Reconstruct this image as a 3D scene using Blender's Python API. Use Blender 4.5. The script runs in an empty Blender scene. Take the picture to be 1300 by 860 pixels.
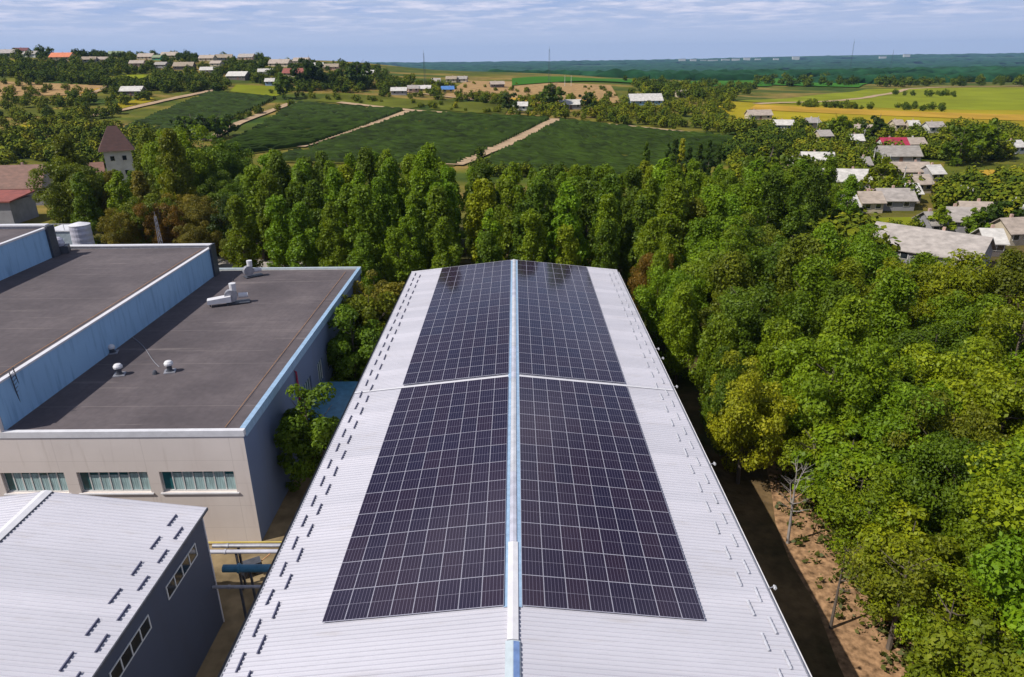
import bpy, math, random
import numpy as np
from mathutils import Vector, Matrix
R = math.radians
rnd = random.Random(11)
S = bpy.context.scene
COL = S.collection

# ------------------------------------------------------------------ camera
YAW, PIT, ROLL, FPX = 0.00803, 0.38316, 0.01163, 896.79
CAM = np.array([0.28866, 0.0, 31.631])
def ray(px, py):
    a, b = px - 650, 430 - py
    cr, sr = math.cos(ROLL), math.sin(ROLL)
    u, v = (cr*a + sr*b)/FPX, (-sr*a + cr*b)/FPX
    cp, sp = math.cos(PIT), math.sin(PIT)
    x, y, z = u, cp + v*sp, -sp + v*cp
    cy, sy = math.cos(YAW), math.sin(YAW)
    return np.array([cy*x - sy*y, sy*x + cy*y, z])
cam_d = bpy.data.cameras.new('camera')
cam = bpy.data.objects.new('camera', cam_d); COL.objects.link(cam)
cam_d.sensor_width = 36; cam_d.lens = FPX/1300*36
cam_d.clip_start = 0.5; cam_d.clip_end = 40000
fw = ray(650, 430); rt = ray(651, 430) - fw; rt /= np.linalg.norm(rt); fw /= np.linalg.norm(fw)
up = np.cross(rt, fw)
rtv, upv, fwv = rt, up, fw
cam.matrix_world = Matrix(((rt[0], up[0], -fw[0], CAM[0]), (rt[1], up[1], -fw[1], CAM[1]), (rt[2], up[2], -fw[2], CAM[2]), (0, 0, 0, 1)))
S.camera = cam

# ------------------------------------------------------------------ terrain height
def sm(a, b, x):
    t = np.clip((np.asarray(x, float) - a)/(b - a), 0, 1); return t*t*(3 - 2*t)
AX = [-1500, -700, -445, -330, -215, -160, -100, -40, 30, 90, 150, 230, 300]
AH = [46, 42, 36.5, 32, 28, 24, 18.5, 15.5, 13.2, 9.5, 4, .6, 0]
_xs = np.linspace(-1600, 400, 401); _k = np.ones(13)/13
_hs = np.convolve(np.pad(np.interp(_xs, AX, AH), 6, mode='edge'), _k, 'valid')
def hz(x, y):
    x = np.asarray(x, float); y = np.asarray(y, float)
    A = np.interp(x, _xs, _hs)
    bump = sm(190, 640, y)*(1 - sm(780, 1500, y))
    v = -62*sm(500, 3600, y)
    und = (np.sin(x*.013 + 1.3)*np.cos(y*.011) + .6*np.sin(x*.031 + y*.023))*.8*sm(230, 420, y)
    far = 34*sm(6200, 8600, y)*sm(500, 4200, x) + 14*sm(5000, 8000, y)*sm(0, -3000, x)
    return A*bump + v*(1 - .75*np.clip(A/36, 0, 1)*bump) + und + far
def hzf(x, y): return float(hz(x, y))
def at(px, py, z=None):
    d = ray(px, py)
    if z is not None:
        t = (z - CAM[2])/d[2]; return CAM + t*d
    ts = np.geomspace(60, 9500, 1400)
    P = CAM[None, :] + ts[:, None]*d[None, :]
    g = P[:, 2] - hz(P[:, 0], P[:, 1])
    k = np.argmax(g < 0)
    if g[k] >= 0: return P[-1]
    f = g[k-1]/(g[k-1] - g[k]); return P[k-1] + f*(P[k] - P[k-1])
def proj(x, y, z):
    d = np.array([x, y, z], float) - CAM; k = float(d @ fwv); return 650 + float(d @ rtv)/k*FPX, 430 - float(d @ upv)/k*FPX
def atY(px, py, Y):
    d = ray(px, py); return CAM + (Y/d[1])*d

# ------------------------------------------------------------------ materials
def nt(name):
    m = bpy.data.materials.new(name); m.use_nodes = True
    t = m.node_tree; return m, t, t.nodes['Principled BSDF']
def ramp(t, fac, cols):
    r = t.nodes.new('ShaderNodeValToRGB'); e = r.color_ramp.elements
    e[0].position, e[0].color = cols[0][0], (*cols[0][1], 1)
    e[1].position, e[1].color = cols[-1][0], (*cols[-1][1], 1)
    for p, c in cols[1:-1]:
        n = e.new(p); n.color = (*c, 1)
    t.links.new(fac, r.inputs[0]); return r.outputs[0]
def noise(t, scale, detail=5, coord='Object', sx=(1, 1, 1), rough=.55):
    c = t.nodes.new('ShaderNodeTexCoord'); mp = t.nodes.new('ShaderNodeMapping'); n = t.nodes.new('ShaderNodeTexNoise')
    if coord == 'World':
        g = t.nodes.new('ShaderNodeNewGeometry'); t.links.new(g.outputs['Position'], mp.inputs[0])
    else: t.links.new(c.outputs[coord], mp.inputs[0])
    mp.inputs['Scale'].default_value = sx
    t.links.new(mp.outputs[0], n.inputs['Vector']); n.inputs['Scale'].default_value = scale
    n.inputs['Detail'].default_value = detail; n.inputs['Roughness'].default_value = rough
    return n.outputs[0]
def mix(t, a, b, f, kind='MIX'):
    m = t.nodes.new('ShaderNodeMix'); m.data_type = 'RGBA'; m.blend_type = kind
    for s, v in ((m.inputs[0], f), (m.inputs[6], a), (m.inputs[7], b)):
        if isinstance(v, tuple): s.default_value = (*v, 1)
        elif isinstance(v, (int, float)): s.default_value = v
        else: t.links.new(v, s)
    return m.outputs[2]
def mth(t, op, a, b=0.0, c=None):
    m = t.nodes.new('ShaderNodeMath'); m.operation = op
    for i, v in enumerate((a, b) if c is None else (a, b, c)):
        if isinstance(v, (int, float)): m.inputs[i].default_value = v
        else: t.links.new(v, m.inputs[i])
    return m.outputs[0]
def bump(t, p, h, dist, strength=1):
    b = t.nodes.new('ShaderNodeBump'); b.inputs['Distance'].default_value = dist; b.inputs['Strength'].default_value = strength
    t.links.new(h, b.inputs['Height']); t.links.new(b.outputs[0], p.inputs['Normal'])
def mat(name, c, rough=.6, var=.18, scale=1.5, metal=0, spec=.5, sx=(1, 1, 1), bmp=0, coord='World'):
    m, t, p = nt(name)
    f = noise(t, scale, 6, coord, sx)
    lo = tuple(v*(1 - var) for v in c); hi = tuple(min(1, v*(1 + var)) for v in c)
    t.links.new(ramp(t, f, [(.3, lo), (.7, hi)]), p.inputs['Base Color'])
    p.inputs['Roughness'].default_value = rough; p.inputs['Metallic'].default_value = metal
    p.inputs['Specular IOR Level'].default_value = spec
    if bmp: bump(t, p, f, bmp)
    return m
def geo(t):
    g = t.nodes.new('ShaderNodeNewGeometry'); s = t.nodes.new('ShaderNodeSeparateXYZ'); t.links.new(g.outputs['Position'], s.inputs[0]); return s.outputs
def obc(t):
    g = t.nodes.new('ShaderNodeTexCoord'); s = t.nodes.new('ShaderNodeSeparateXYZ'); t.links.new(g.outputs['Object'], s.inputs[0]); return s.outputs
M = {}
# white metal roof: sheets of slightly different tone, laps, screw lines, dirt running down the slope
def roof_mat(name, c):
    m, t, p = nt(name); s = geo(t)
    f = noise(t, .35, 6, 'World', (.35, 1, 1)); g = noise(t, 7, 5, 'World', (.06, 1.6, 1)); d = noise(t, 1.6, 6, 'World', (.22, 1, 1))
    col = ramp(t, f, [(.3, tuple(v*.90 for v in c)), (.7, c)])
    wn = t.nodes.new('ShaderNodeTexWhiteNoise'); wn.noise_dimensions = '1D'
    t.links.new(mth(t, 'FLOOR', mth(t, 'DIVIDE', s[1], 1.0)), wn.inputs['W'])
    col = mix(t, col, mix(t, (.90, .90, .91), (1.04, 1.03, 1.03), wn.outputs['Value']), 1.0, 'MULTIPLY')
    col = mix(t, col, tuple(v*.72 for v in c), mth(t, 'MULTIPLY', ramp(t, g, [(.55, (0, 0, 0)), (.72, (1, 1, 1))]), .42))
    col = mix(t, col, (.36, .32, .29), mth(t, 'MULTIPLY', ramp(t, d, [(.58, (0, 0, 0)), (.78, (1, 1, 1))]), .35))
    lap = mth(t, 'LESS_THAN', mth(t, 'FRACT', s[1]), .035); col = mix(t, col, (.30, .29, .33), mth(t, 'MULTIPLY', lap, .5))
    scr = mth(t, 'MULTIPLY', mth(t, 'LESS_THAN', mth(t, 'FRACT', mth(t, 'DIVIDE', s[0], 1.9)), .012), mth(t, 'LESS_THAN', mth(t, 'FRACT', mth(t, 'DIVIDE', s[1], .25)), .22))
    col = mix(t, col, (.22, .21, .24), mth(t, 'MULTIPLY', scr, .6))
    t.links.new(col, p.inputs['Base Color']); p.inputs['Roughness'].default_value = .42; p.inputs['Specular IOR Level'].default_value = .45
    return m
M['roof_metal'] = roof_mat('roof_metal', (.545, .535, .58))
M['white_trim'] = mat('white_trim', (.60, .59, .61), .45, .08, 2)
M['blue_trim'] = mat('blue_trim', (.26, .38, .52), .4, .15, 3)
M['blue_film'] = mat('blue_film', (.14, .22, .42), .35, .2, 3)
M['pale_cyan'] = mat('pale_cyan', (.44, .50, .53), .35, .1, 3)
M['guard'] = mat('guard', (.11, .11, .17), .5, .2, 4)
M['guard_lit'] = mat('guard_lit', (.46, .46, .50), .4, .15, 4)  # same guards on the right slope, sunlit look put into the base colour
M['alu'] = mat('alu', (.50, .49, .56), .4, .05, 4, metal=.2)
M['hall_wall'] = mat('hall_wall', (.42, .42, .46), .5, .12, .8)
M['dark_metal'] = mat('dark_metal', (.05, .055, .07), .5, .3, 4)
M['grey_metal'] = mat('grey_metal', (.33, .33, .36), .45, .2, 3, metal=.4)
M['lamp_white'] = mat('lamp_white', (.62, .61, .62), .3, .05, 3)
# bitumen roof
def bitumen():
    m, t, p = nt('bitumen')
    f = noise(t, .16, 7, 'World'); g = noise(t, 2.2, 6, 'World', (1, 1, 1)); h = noise(t, 1.1, 5, 'World', (.08, 1.4, 1))
    col = ramp(t, f, [(.3, (.062, .050, .054)), (.5, (.084, .068, .072)), (.7, (.115, .094, .096))])
    col = mix(t, col, (.21, .175, .165), mth(t, 'MULTIPLY', ramp(t, h, [(.62, (0, 0, 0)), (.74, (1, 1, 1))]), .5))
    col = mix(t, col, ramp(t, g, [(.3, (.7, .7, .7)), (.7, (1.2, 1.2, 1.2))]), .5, 'MULTIPLY')
    s = geo(t)
    seam = mth(t, 'LESS_THAN', mth(t, 'FRACT', mth(t, 'DIVIDE', s[0], 1.0)), .035)
    col = mix(t, col, (.045, .036, .04), mth(t, 'MULTIPLY', seam, .35))
    seam2 = mth(t, 'LESS_THAN', mth(t, 'FRACT', mth(t, 'DIVIDE', s[1], 7.4)), .008)
    col = mix(t, col, (.24, .20, .19), mth(t, 'MULTIPLY', seam2, .4))
    t.links.new(col, p.inputs['Base Color']); p.inputs['Roughness'].default_value = .85; bump(t, p, g, .01); return m
M['bitumen'] = bitumen()
def streaky(name, c, dark, vs=.7, amt=.5):
    m, t, p = nt(name)
    f = noise(t, vs, 6, 'World', (1, 1, .12)); g = noise(t, .3, 4, 'World')
    col = mix(t, ramp(t, g, [(.3, tuple(v*.9 for v in c)), (.7, c)]), dark, mth(t, 'MULTIPLY', ramp(t, f, [(.5, (0, 0, 0)), (.72, (1, 1, 1))]), amt))
    t.links.new(col, p.inputs['Base Color']); p.inputs['Roughness'].default_value = .6; return m
M['facade'] = streaky('facade', (.70, .62, .575), (.56, .48, .44), .5, .35)
def joints(m):
    t = m.node_tree; p = t.nodes['Principled BSDF']; s = geo(t); c = p.inputs['Base Color'].links[0].from_socket
    a = mth(t, 'LESS_THAN', mth(t, 'FRACT', mth(t, 'DIVIDE', mth(t, 'ADD', s[0], 60.15), 5.9)), .006); b = mth(t, 'LESS_THAN', mth(t, 'FRACT', mth(t, 'DIVIDE', mth(t, 'ADD', s[2], .6), 1.8)), .018)
    col = mix(t, c, (.40, .34, .31), mth(t, 'MULTIPLY', mth(t, 'MAXIMUM', a, b), .45))
    st = noise(t, 3.5, 5, 'World', (1, 1, .08)); col = mix(t, col, (.42, .35, .30), mth(t, 'MULTIPLY', ramp(t, st, [(.58, (0, 0, 0)), (.75, (1, 1, 1))]), .35))
    t.links.new(col, p.inputs['Base Color'])
joints(M['facade'])
M['blue_wall'] = streaky('blue_wall', (.30, .50, .72), (.16, .30, .48), 2.2, .8)
M['side_wall'] = streaky('side_wall', (.125, .165, .265), (.115, .125, .155), .8, .4)  # shade and sky tint of the unlit side put into the base colour
M['shed_wall'] = streaky('shed_wall', (.050, .064, .105), (.045, .048, .065), .8, .4)  # darkened colour carries the shade on this wall
def glass(name, c, rough=.08):
    m, t, p = nt(name); f = noise(t, .9, 3, 'World')
    t.links.new(ramp(t, f, [(.35, tuple(v*.5 for v in c)), (.65, c)]), p.inputs['Base Color'])
    p.inputs['Roughness'].default_value = rough; p.inputs['Specular IOR Level'].default_value = .8; return m
M['glass'] = glass('glass', (.02, .025, .03)); M['teal_glass'] = glass('teal_glass', (.03, .16, .18), .15)
M['curtain'] = mat('curtain', (.30, .42, .42), .8, .35, 3, sx=(3, 3, .3))
M['mullion'] = mat('mullion', (.62, .62, .60), .5, .1, 3)
# solar glass with cells
def solar():
    m, t, p = nt('solar_cells')
    s = obc(t)
    def line(v, per, w, off=0): return mth(t, 'LESS_THAN', mth(t, 'FRACT', mth(t, 'DIVIDE', mth(t, 'ADD', v, off + 50*per), per)), w)
    rn = t.nodes.new('ShaderNodeObjectInfo').outputs['Random']
    base = mix(t, (.010, .0055, .018), (.020, .0075, .016), rn)
    n = noise(t, .7, 3, 'World'); base = mix(t, base, (.013, .011, .036), mth(t, 'MULTIPLY', n, .45))
    c = mix(t, base, (.17, .15, .21), mth(t, 'MULTIPLY', line(s[0], .1618, .085, .0), .85))
    c = mix(t, c, (.07, .062, .095), mth(t, 'MULTIPLY', line(s[0], .0324, .1), .18))
    c = mix(t, c, (.085, .08, .12), mth(t, 'MULTIPLY', line(s[1], .0785, .06, .002), .35))
    mid = mth(t, 'LESS_THAN', mth(t, 'ABSOLUTE', s[1]), .012)
    c = mix(t, c, (.22, .21, .26), mth(t, 'MULTIPLY', mid, .7))
    t.links.new(c, p.inputs['Base Color']); p.inputs['Roughness'].default_value = .13; p.inputs['Specular IOR Level'].default_value = .58
    return m
M['solar'] = solar()
# leaves
def leaf_mat(name, trans=.35):
    m, t, p = nt(name)
    oi = t.nodes.new('ShaderNodeObjectInfo'); a = t.nodes.new('ShaderNodeAttribute'); a.attribute_name = 'tint'
    v = ramp(t, a.outputs['Fac'], [(0, (.55, .58, .62)), (.5, (1, 1, 1)), (1, (1.5, 1.32, 1.0))])
    col = mix(t, oi.outputs['Color'], v, 1.0, 'MULTIPLY')
    t.links.new(col, p.inputs['Base Color']); p.inputs['Roughness'].default_value = .55; p.inputs['Specular IOR Level'].default_value = .25
    tr = t.nodes.new('ShaderNodeBsdfTranslucent'); t.links.new(mix(t, col, (1.3, 1.2, .5), 1.0, 'MULTIPLY'), tr.inputs[0])
    ms = t.nodes.new('ShaderNodeMixShader'); ms.inputs[0].default_value = trans
    t.links.new(p.outputs[0], ms.inputs[1]); t.links.new(tr.outputs[0], ms.inputs[2])
    t.links.new(ms.outputs[0], t.nodes['Material Output'].inputs[0]); return m
M['leaf'] = leaf_mat('leaf')
M['bark'] = mat('bark', (.11, .085, .065), .9, .35, 4, sx=(1, 1, .2)); M['pale_bark'] = mat('pale_bark', (.26, .23, .21), .8, .35, 4, sx=(1, 1, .4))
def far_leaf():
    m, t, p = nt('far_foliage'); a = t.nodes.new('ShaderNodeAttribute'); a.attribute_name = 'tint'
    f = a.outputs['Fac']
    col = ramp(t, f, [(0, (.028, .052, .005)), (.35, (.075, .105, .006)), (.7, (.15, .165, .008)), (1, (.24, .21, .012))])
    t.links.new(col, p.inputs['Base Color']); p.inputs['Roughness'].default_value = .8; p.inputs['Specular IOR Level'].default_value = .1; return m
M['far_leaf'] = far_leaf()
M['vine'] = mat('vine', (.020, .037, .003), .7, .6, .16, spec=.1)
M['belt'] = mat('belt', (.014, .052, .020), .9, .6, .03, spec=.05)
# ground
def ground_mat():
    m, t, p = nt('ground'); s = geo(t)
    a = noise(t, .012, 8, 'World', (1, 1.8, 1)); b = noise(t, .09, 7, 'World'); c = noise(t, 1.2, 6, 'World')
    far = ramp(t, a, [(.34, (.035, .065, .008)), (.44, (.065, .085, .010)), (.52, (.13, .12, .016)), (.59, (.23, .155, .045)), (.66, (.075, .09, .012))])
    far = mix(t, far, ramp(t, b, [(.35, (.5, .55, .5)), (.65, (1.3, 1.25, 1.2))]), .7, 'MULTIPLY')
    plain = ramp(t, noise(t, .0022, 6, 'World', (1, 1.5, 1)), [(.38, (.010, .034, .016)), (.5, (.018, .065, .018)), (.58, (.05, .10, .018)), (.66, (.02, .045, .014))])
    far = mix(t, far, plain, ramp(t, mth(t, 'DIVIDE', s[1], 3000), [(.28, (0, 0, 0)), (.36, (1, 1, 1))]))
    near = ramp(t, b, [(.35, (.030, .040, .010)), (.5, (.085, .06, .028)), (.66, (.18, .115, .055))])
    near = mix(t, near, ramp(t, c, [(.3, (.6, .6, .6)), (.7, (1.25, 1.25, 1.25))]), .8, 'MULTIPLY')
    col = mix(t, near, far, ramp(t, mth(t, 'DIVIDE', s[1], 1000), [(.10, (0, 0, 0)), (.16, (1, 1, 1))]))
    t.links.new(col, p.inputs['Base Color']); p.inputs['Roughness'].default_value = .95; p.inputs['Specular IOR Level'].default_value = .1
    bump(t, p, c, .15); return m
M['ground'] = ground_mat()
def soil(name, c, var=.25, scale=.3): return mat(name, c, .95, var, scale, spec=.05, bmp=.05)
M['sand'] = soil('sand', (.30, .19, .085)); M['track'] = soil('track', (.36, .255, .16), .2); M['dirt'] = soil('dirt', (.27, .16, .085), .6, 2.2)
M['meadow'] = soil('meadow', (.27, .215, .012), .25, .02); M['lime'] = soil('lime', (.17, .19, .011), .25, .03); M['stubble'] = soil('stubble', (.38, .23, .03), .25, .03)
M['vineground'] = soil('vineground', (.075, .075, .014), .3, .4); M['green'] = soil('green', (.04, .13, .012), .2, .004); M['olive'] = soil('olive', (.085, .095, .012), .4, .05)
M['concrete'] = mat('concrete', (.30, .27, .24), .85, .3, .8, bmp=.01); M['yard'] = soil('yard', (.20, .15, .085), .5, .5)
WALLS = {'white': (.50, .48, .44), 'cream': (.44, .37, .27), 'grey': (.25, .24, .25), 'pink': (.45, .30, .24), 'yellow': (.50, .40, .10), 'green': (.06, .28, .16), 'dark': (.12, .10, .09), 'blue': (.20, .32, .45)}
ROOFS = {'umber': (.075, .032, .026), 'slate': (.26, .235, .21), 'tan': (.27, .215, .155), 'white': (.46, .435, .40), 'beige': (.33, .27, .22), 'red': (.22, .06, .045), 'crimson': (.30, .018, .05), 'orange': (.52, .16, .07), 'brown': (.17, .085, .06), 'maroon': (.12, .03, .035), 'blue': (.06, .16, .38), 'dark': (.07, .06, .06), 'greenish': (.18, .22, .12), 'pinkgrey': (.31, .275, .25)}
for k, v in WALLS.items(): M['w_'+k] = mat('wall_'+k, v, .8, .15, .7)
for k, v in ROOFS.items(): M['r_'+k] = mat('tiles_'+k, v, .75, .25, .8, sx=(1, 1, 3))

# ------------------------------------------------------------------ mesh helpers
class MB:
    def __init__(s): s.v, s.f, s.m = [], [], []
    def add(s, vs, fs, mi=0):
        o = len(s.v); s.v += [tuple(map(float, v)) for v in vs]; s.f += [tuple(i + o for i in f) for f in fs]; s.m += [mi]*len(fs); return s
    def box(s, x0, x1, y0, y1, z0, z1, mi=0):
        return s.add([(x0,y0,z0),(x1,y0,z0),(x1,y1,z0),(x0,y1,z0),(x0,y0,z1),(x1,y0,z1),(x1,y1,z1),(x0,y1,z1)],
                     [(0,3,2,1),(4,5,6,7),(0,1,5,4),(1,2,6,5),(2,3,7,6),(3,0,4,7)], mi)
    def tube(s, pts, rads, n=8, mi=0, cap=True):
        pts = [Vector(p) for p in pts]
        if isinstance(rads, (int, float)): rads = [rads]*len(pts)
        vs, fs = [], []
        for i, p in enumerate(pts):
            d = (pts[min(i+1, len(pts)-1)] - pts[max(i-1, 0)]).normalized()
            a = d.orthogonal().normalized() if abs(d.z) > .9 else Vector((0, 0, 1)).cross(d).normalized()
            b = d.cross(a)
            for k in range(n):
                q = p + (a*math.cos(2*math.pi*k/n) + b*math.sin(2*math.pi*k/n))*rads[i]; vs.append(q[:])
        for i in range(len(pts)-1):
            for k in range(n): fs.append((i*n+k, i*n+(k+1) % n, (i+1)*n+(k+1) % n, (i+1)*n+k))
        if cap: fs.append(tuple(range(n-1, -1, -1))); fs.append(tuple((len(pts)-1)*n + k for k in range(n)))
        return s.add(vs, fs, mi)
    def lathe(s, prof, n=14, c=(0, 0, 0), mi=0):
        vs = [(c[0]+r*math.cos(2*math.pi*k/n), c[1]+r*math.sin(2*math.pi*k/n), c[2]+z) for r, z in prof for k in range(n)]
        fs = [(i*n+k, i*n+(k+1) % n, (i+1)*n+(k+1) % n, (i+1)*n+k) for i in range(len(prof)-1) for k in range(n)]
        fs.append(tuple(range(n-1, -1, -1))); fs.append(tuple((len(prof)-1)*n+k for k in range(n)))
        return s.add(vs, fs, mi)
    def build(s, name, mats, parent=None, loc=None, rot=None):
        me = bpy.data.meshes.new(name); me.from_pydata(s.v, [], s.f)
        for m in (mats if isinstance(mats, (list, tuple)) else [mats]): me.materials.append(M[m])
        if any(s.m): me.polygons.foreach_set('material_index', s.m)
        me.update(); return link(name, me, parent, loc, rot)
def link(name, me, parent=None, loc=None, rot=None):
    o = bpy.data.objects.new(name, me); COL.objects.link(o)
    if parent: o.parent = parent
    if loc is not None: o.location = loc
    if rot is not None: o.rotation_euler = rot
    return o
def tag(o, label=None, cat=None, group=None, kind=None):
    for k, v in (('label', label), ('category', cat), ('group', group), ('kind', kind)):
        if v: o[k] = v
    return o
def thing(name, label, cat, loc=(0, 0, 0), rz=0, group=None):
    o = link(name, None, None, loc, (0, 0, rz)); o.empty_display_size = .3; return tag(o, label, cat, group)
def box(name, m, b, parent=None, **k): return MB().box(*b).build(name, m, parent, **k)
def npmesh(name, V, F, m, tint=None, smooth=False):
    me = bpy.data.meshes.new(name); n = F.shape[1]
    me.vertices.add(len(V)); me.vertices.foreach_set('co', np.asarray(V, np.float32).ravel())
    me.loops.add(F.size); me.loops.foreach_set('vertex_index', F.astype(np.int32).ravel())
    me.polygons.add(len(F)); me.polygons.foreach_set('loop_start', np.arange(0, F.size, n, dtype=np.int32))
    me.update(calc_edges=True)
    if tint is not None:
        a = me.attributes.new('tint', 'FLOAT', 'FACE'); a.data.foreach_set('value', np.asarray(tint, np.float32))
    if smooth: me.polygons.foreach_set('use_smooth', [True]*len(F))
    me.materials.append(M[m]); return me
def grid_faces(nu, nv):
    i = np.arange(nu-1)[:, None]*nv + np.arange(nv-1)[None, :]
    return np.stack([i, i+nv, i+nv+1, i+1], -1).reshape(-1, 4)
ORD = 'first second third fourth fifth sixth seventh eighth ninth tenth eleventh twelfth thirteenth fourteenth fifteenth sixteenth seventeenth eighteenth nineteenth twentieth twenty-first twenty-second twenty-third twenty-fourth'.split()

# ------------------------------------------------------------------ terrain
xs = 200*np.sinh(np.linspace(-5.2, 5.2, 330))*(9000/(200*math.sinh(5.2)))
ysn = -400 + (9400)*(np.sinh(np.linspace(0, 4.2, 330))/math.sinh(4.2))
GX, GY = np.meshgrid(xs, ysn, indexing='ij')
TV = np.stack([GX, GY, hz(GX, GY)], -1).reshape(-1, 3)
tag(link('terrain', npmesh('terrain', TV, grid_faces(330, 330), 'ground', smooth=True)), kind='structure')
def quad_patch(name, m, px, off=.35, n=24, z=None):
    P = [at(*p, z=z) for p in px]; A, B, C_, D = [p[:2] for p in P]
    u, v = np.meshgrid(np.linspace(0, 1, n), np.linspace(0, 1, n), indexing='ij'); u = u[..., None]; v = v[..., None]
    Q = (1-u)*(1-v)*A + u*(1-v)*B + u*v*C_ + (1-u)*v*D
    V = np.concatenate([Q, (hz(Q[..., 0], Q[..., 1]) + off)[..., None]], -1).reshape(-1, 3)
    me = npmesh(name, V, grid_faces(n, n), m, smooth=True)
    if me.polygons[0].normal.z < 0: me.flip_normals()
    return tag(link(name, me), kind='structure')
def strip(name, m, px, width, off=.5, z=None, world=None):
    P = np.array([at(*p, z=z)[:2] for p in px]) if world is None else np.array(world, float)
    Q = []
    for a, b in zip(P[:-1], P[1:]):
        k = max(2, int(np.linalg.norm(b-a)/8)); Q += [a + (b-a)*i/k for i in range(k)]
    Q.append(P[-1]); Q = np.array(Q); d = np.gradient(Q, axis=0); d /= np.linalg.norm(d, axis=1)[:, None]
    nrm = np.stack([-d[:, 1], d[:, 0]], -1)
    w = width/2*(1 + .12*np.sin(np.arange(len(Q))*1.7))[:, None]
    W = np.stack([Q - nrm*w, Q, Q + nrm*w], 1)
    V = np.concatenate([W, (hz(W[..., 0], W[..., 1]) + off)[..., None]], -1).reshape(-1, 3)
    me = npmesh(name, V, grid_faces(len(Q), 3), m, smooth=True)
    if me.polygons[0].normal.z < 0: me.flip_normals()
    return tag(link(name, me), kind='structure')
# fields in the photo: near-left, near-right, far-right, far-left
FIELDS = [[(150,168),(250,172),(352,125),(268,118)], [(250,206),(388,187),(514,141),(374,131)], [(336,207),(576,212),(700,152),(526,143)], [(598,214),(800,236),(940,178),(712,154)]]
FIELDS_EX = FIELDS + [[(800,236),(905,212),(940,178),(900,172)]]
for q in FIELDS: quad_patch('field', 'vineground', q, .3, 30)
quad_patch('field', 'lime', [(292,117),(350,123),(384,112),(300,108)], .3)
quad_patch('field', 'olive', [(400,129),(520,139),(560,130),(430,118)], .3)
quad_patch('field', 'olive', [(545,139),(640,147),(650,133),(560,128)], .3)
quad_patch('field', 'sand', [(0,123),(118,122),(138,110),(0,104)], .3)
quad_patch('field', 'stubble', [(55,131),(75,131),(140,114),(124,113)], .4)
quad_patch('field', 'lime', [(135,104),(150,108),(205,95),(150,96)], .3)
quad_patch('field', 'sand', [(0,95),(26,93),(32,87),(0,88)], .3)
quad_patch('field', 'lime', [(0,84),(60,84),(60,78),(0,77)], .3)
quad_patch('field', 'sand', [(560,124),(792,137),(775,109),(592,103)], .3, 30)
quad_patch('field', 'stubble', [(640,132),(770,136),(760,128),(650,125)], .36)
quad_patch('field', 'meadow', [(935,152),(1330,163),(1330,140),(900,128)], .3, 40)
quad_patch('field', 'lime', [(935,129),(1330,141),(1330,112),(1100,114)], .34, 40)
quad_patch('field', 'stubble', [(950,140),(1330,156),(1330,148),(960,134)], .5, 40)
quad_patch('field', 'green', [(650,110),(980,110),(980,101),(650,101)], .8, 30)
quad_patch('field', 'green', [(980,109),(1090,112),(1110,103),(980,100)], .8, 30)
quad_patch('field', 'olive', [(1190,240),(1330,236),(1330,212),(1200,206)], .3)
quad_patch('field', 'lime', [(1045,292),(1180,290),(1200,277),(1060,279)], .3)
for q, m_ in (([(1150,240),(1190,238),(1192,232),(1155,233)], 'meadow'), ([(1095,232),(1135,236),(1138,228),(1100,226)], 'stubble'), ([(1200,268),(1240,266),(1245,256),(1205,258)], 'olive'), ([(1105,200),(1128,204),(1128,196),(1106,193)], 'meadow'),
    ([(1225,226),(1262,224),(1264,217),(1228,218)], 'stubble'), ([(1180,186),(1240,190),(1244,182),(1184,180)], 'lime'), ([(985,190),(1030,194),(1034,186),(990,184)], 'meadow'), ([(150,140),(200,128),(190,124),(140,134)], 'meadow'), ([(0,150),(70,148),(90,140),(0,140)], 'olive'), ([(20,170),(90,166),(100,158),(20,160)], 'meadow'), ([(0,190),(60,186),(60,178),(0,180)], 'lime')):
    quad_patch('field', m_, q, .32)
quad_patch('field', 'sand', [(960,225),(1000,214),(1000,202),(945,205)], .3)
for p, w in (([(108,150),(160,140),(230,124),(283,113)], 4.5), ([(262,180),(302,158),(330,147),(372,131)], 4), ([(380,188),(450,165),(520,142)], 4.5), ([(576,211),(640,185),(707,153)], 6),
             ([(430,131),(520,141),(600,147),(707,153),(800,162),(860,168),(945,178)], 4.5), ([(500,115),(600,128),(700,133),(790,140)], 3), ([(60,131),(120,118),(140,110)], 3),
             ([(1075,160),(1092,186),(1100,215),(1112,262)], 3.5), ([(960,133),(1100,125),(1150,114),(1330,108)], 6), ([(1195,262),(1300,282)], 3.5)):
    strip('track', 'track', p, w)
# bright dry verge by the hall, yard between the buildings
def flat(name, m, b, z=.012): return tag(box(name, m, (b[0], b[1], b[2], b[3], z-.2, z)), kind='structure')
strip('path', 'dirt', None, 5.4, .02, world=[(20.4, 12), (20.6, 30), (21.2, 38), (22.3, 46), (24.5, 56)])
flat('yard', 'yard', (-80, -11, 8, 108), .008)
strip('road', 'concrete', None, 7, .03, world=[(-130, 128), (-70, 119), (-30, 108), (-10, 104)])

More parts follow.
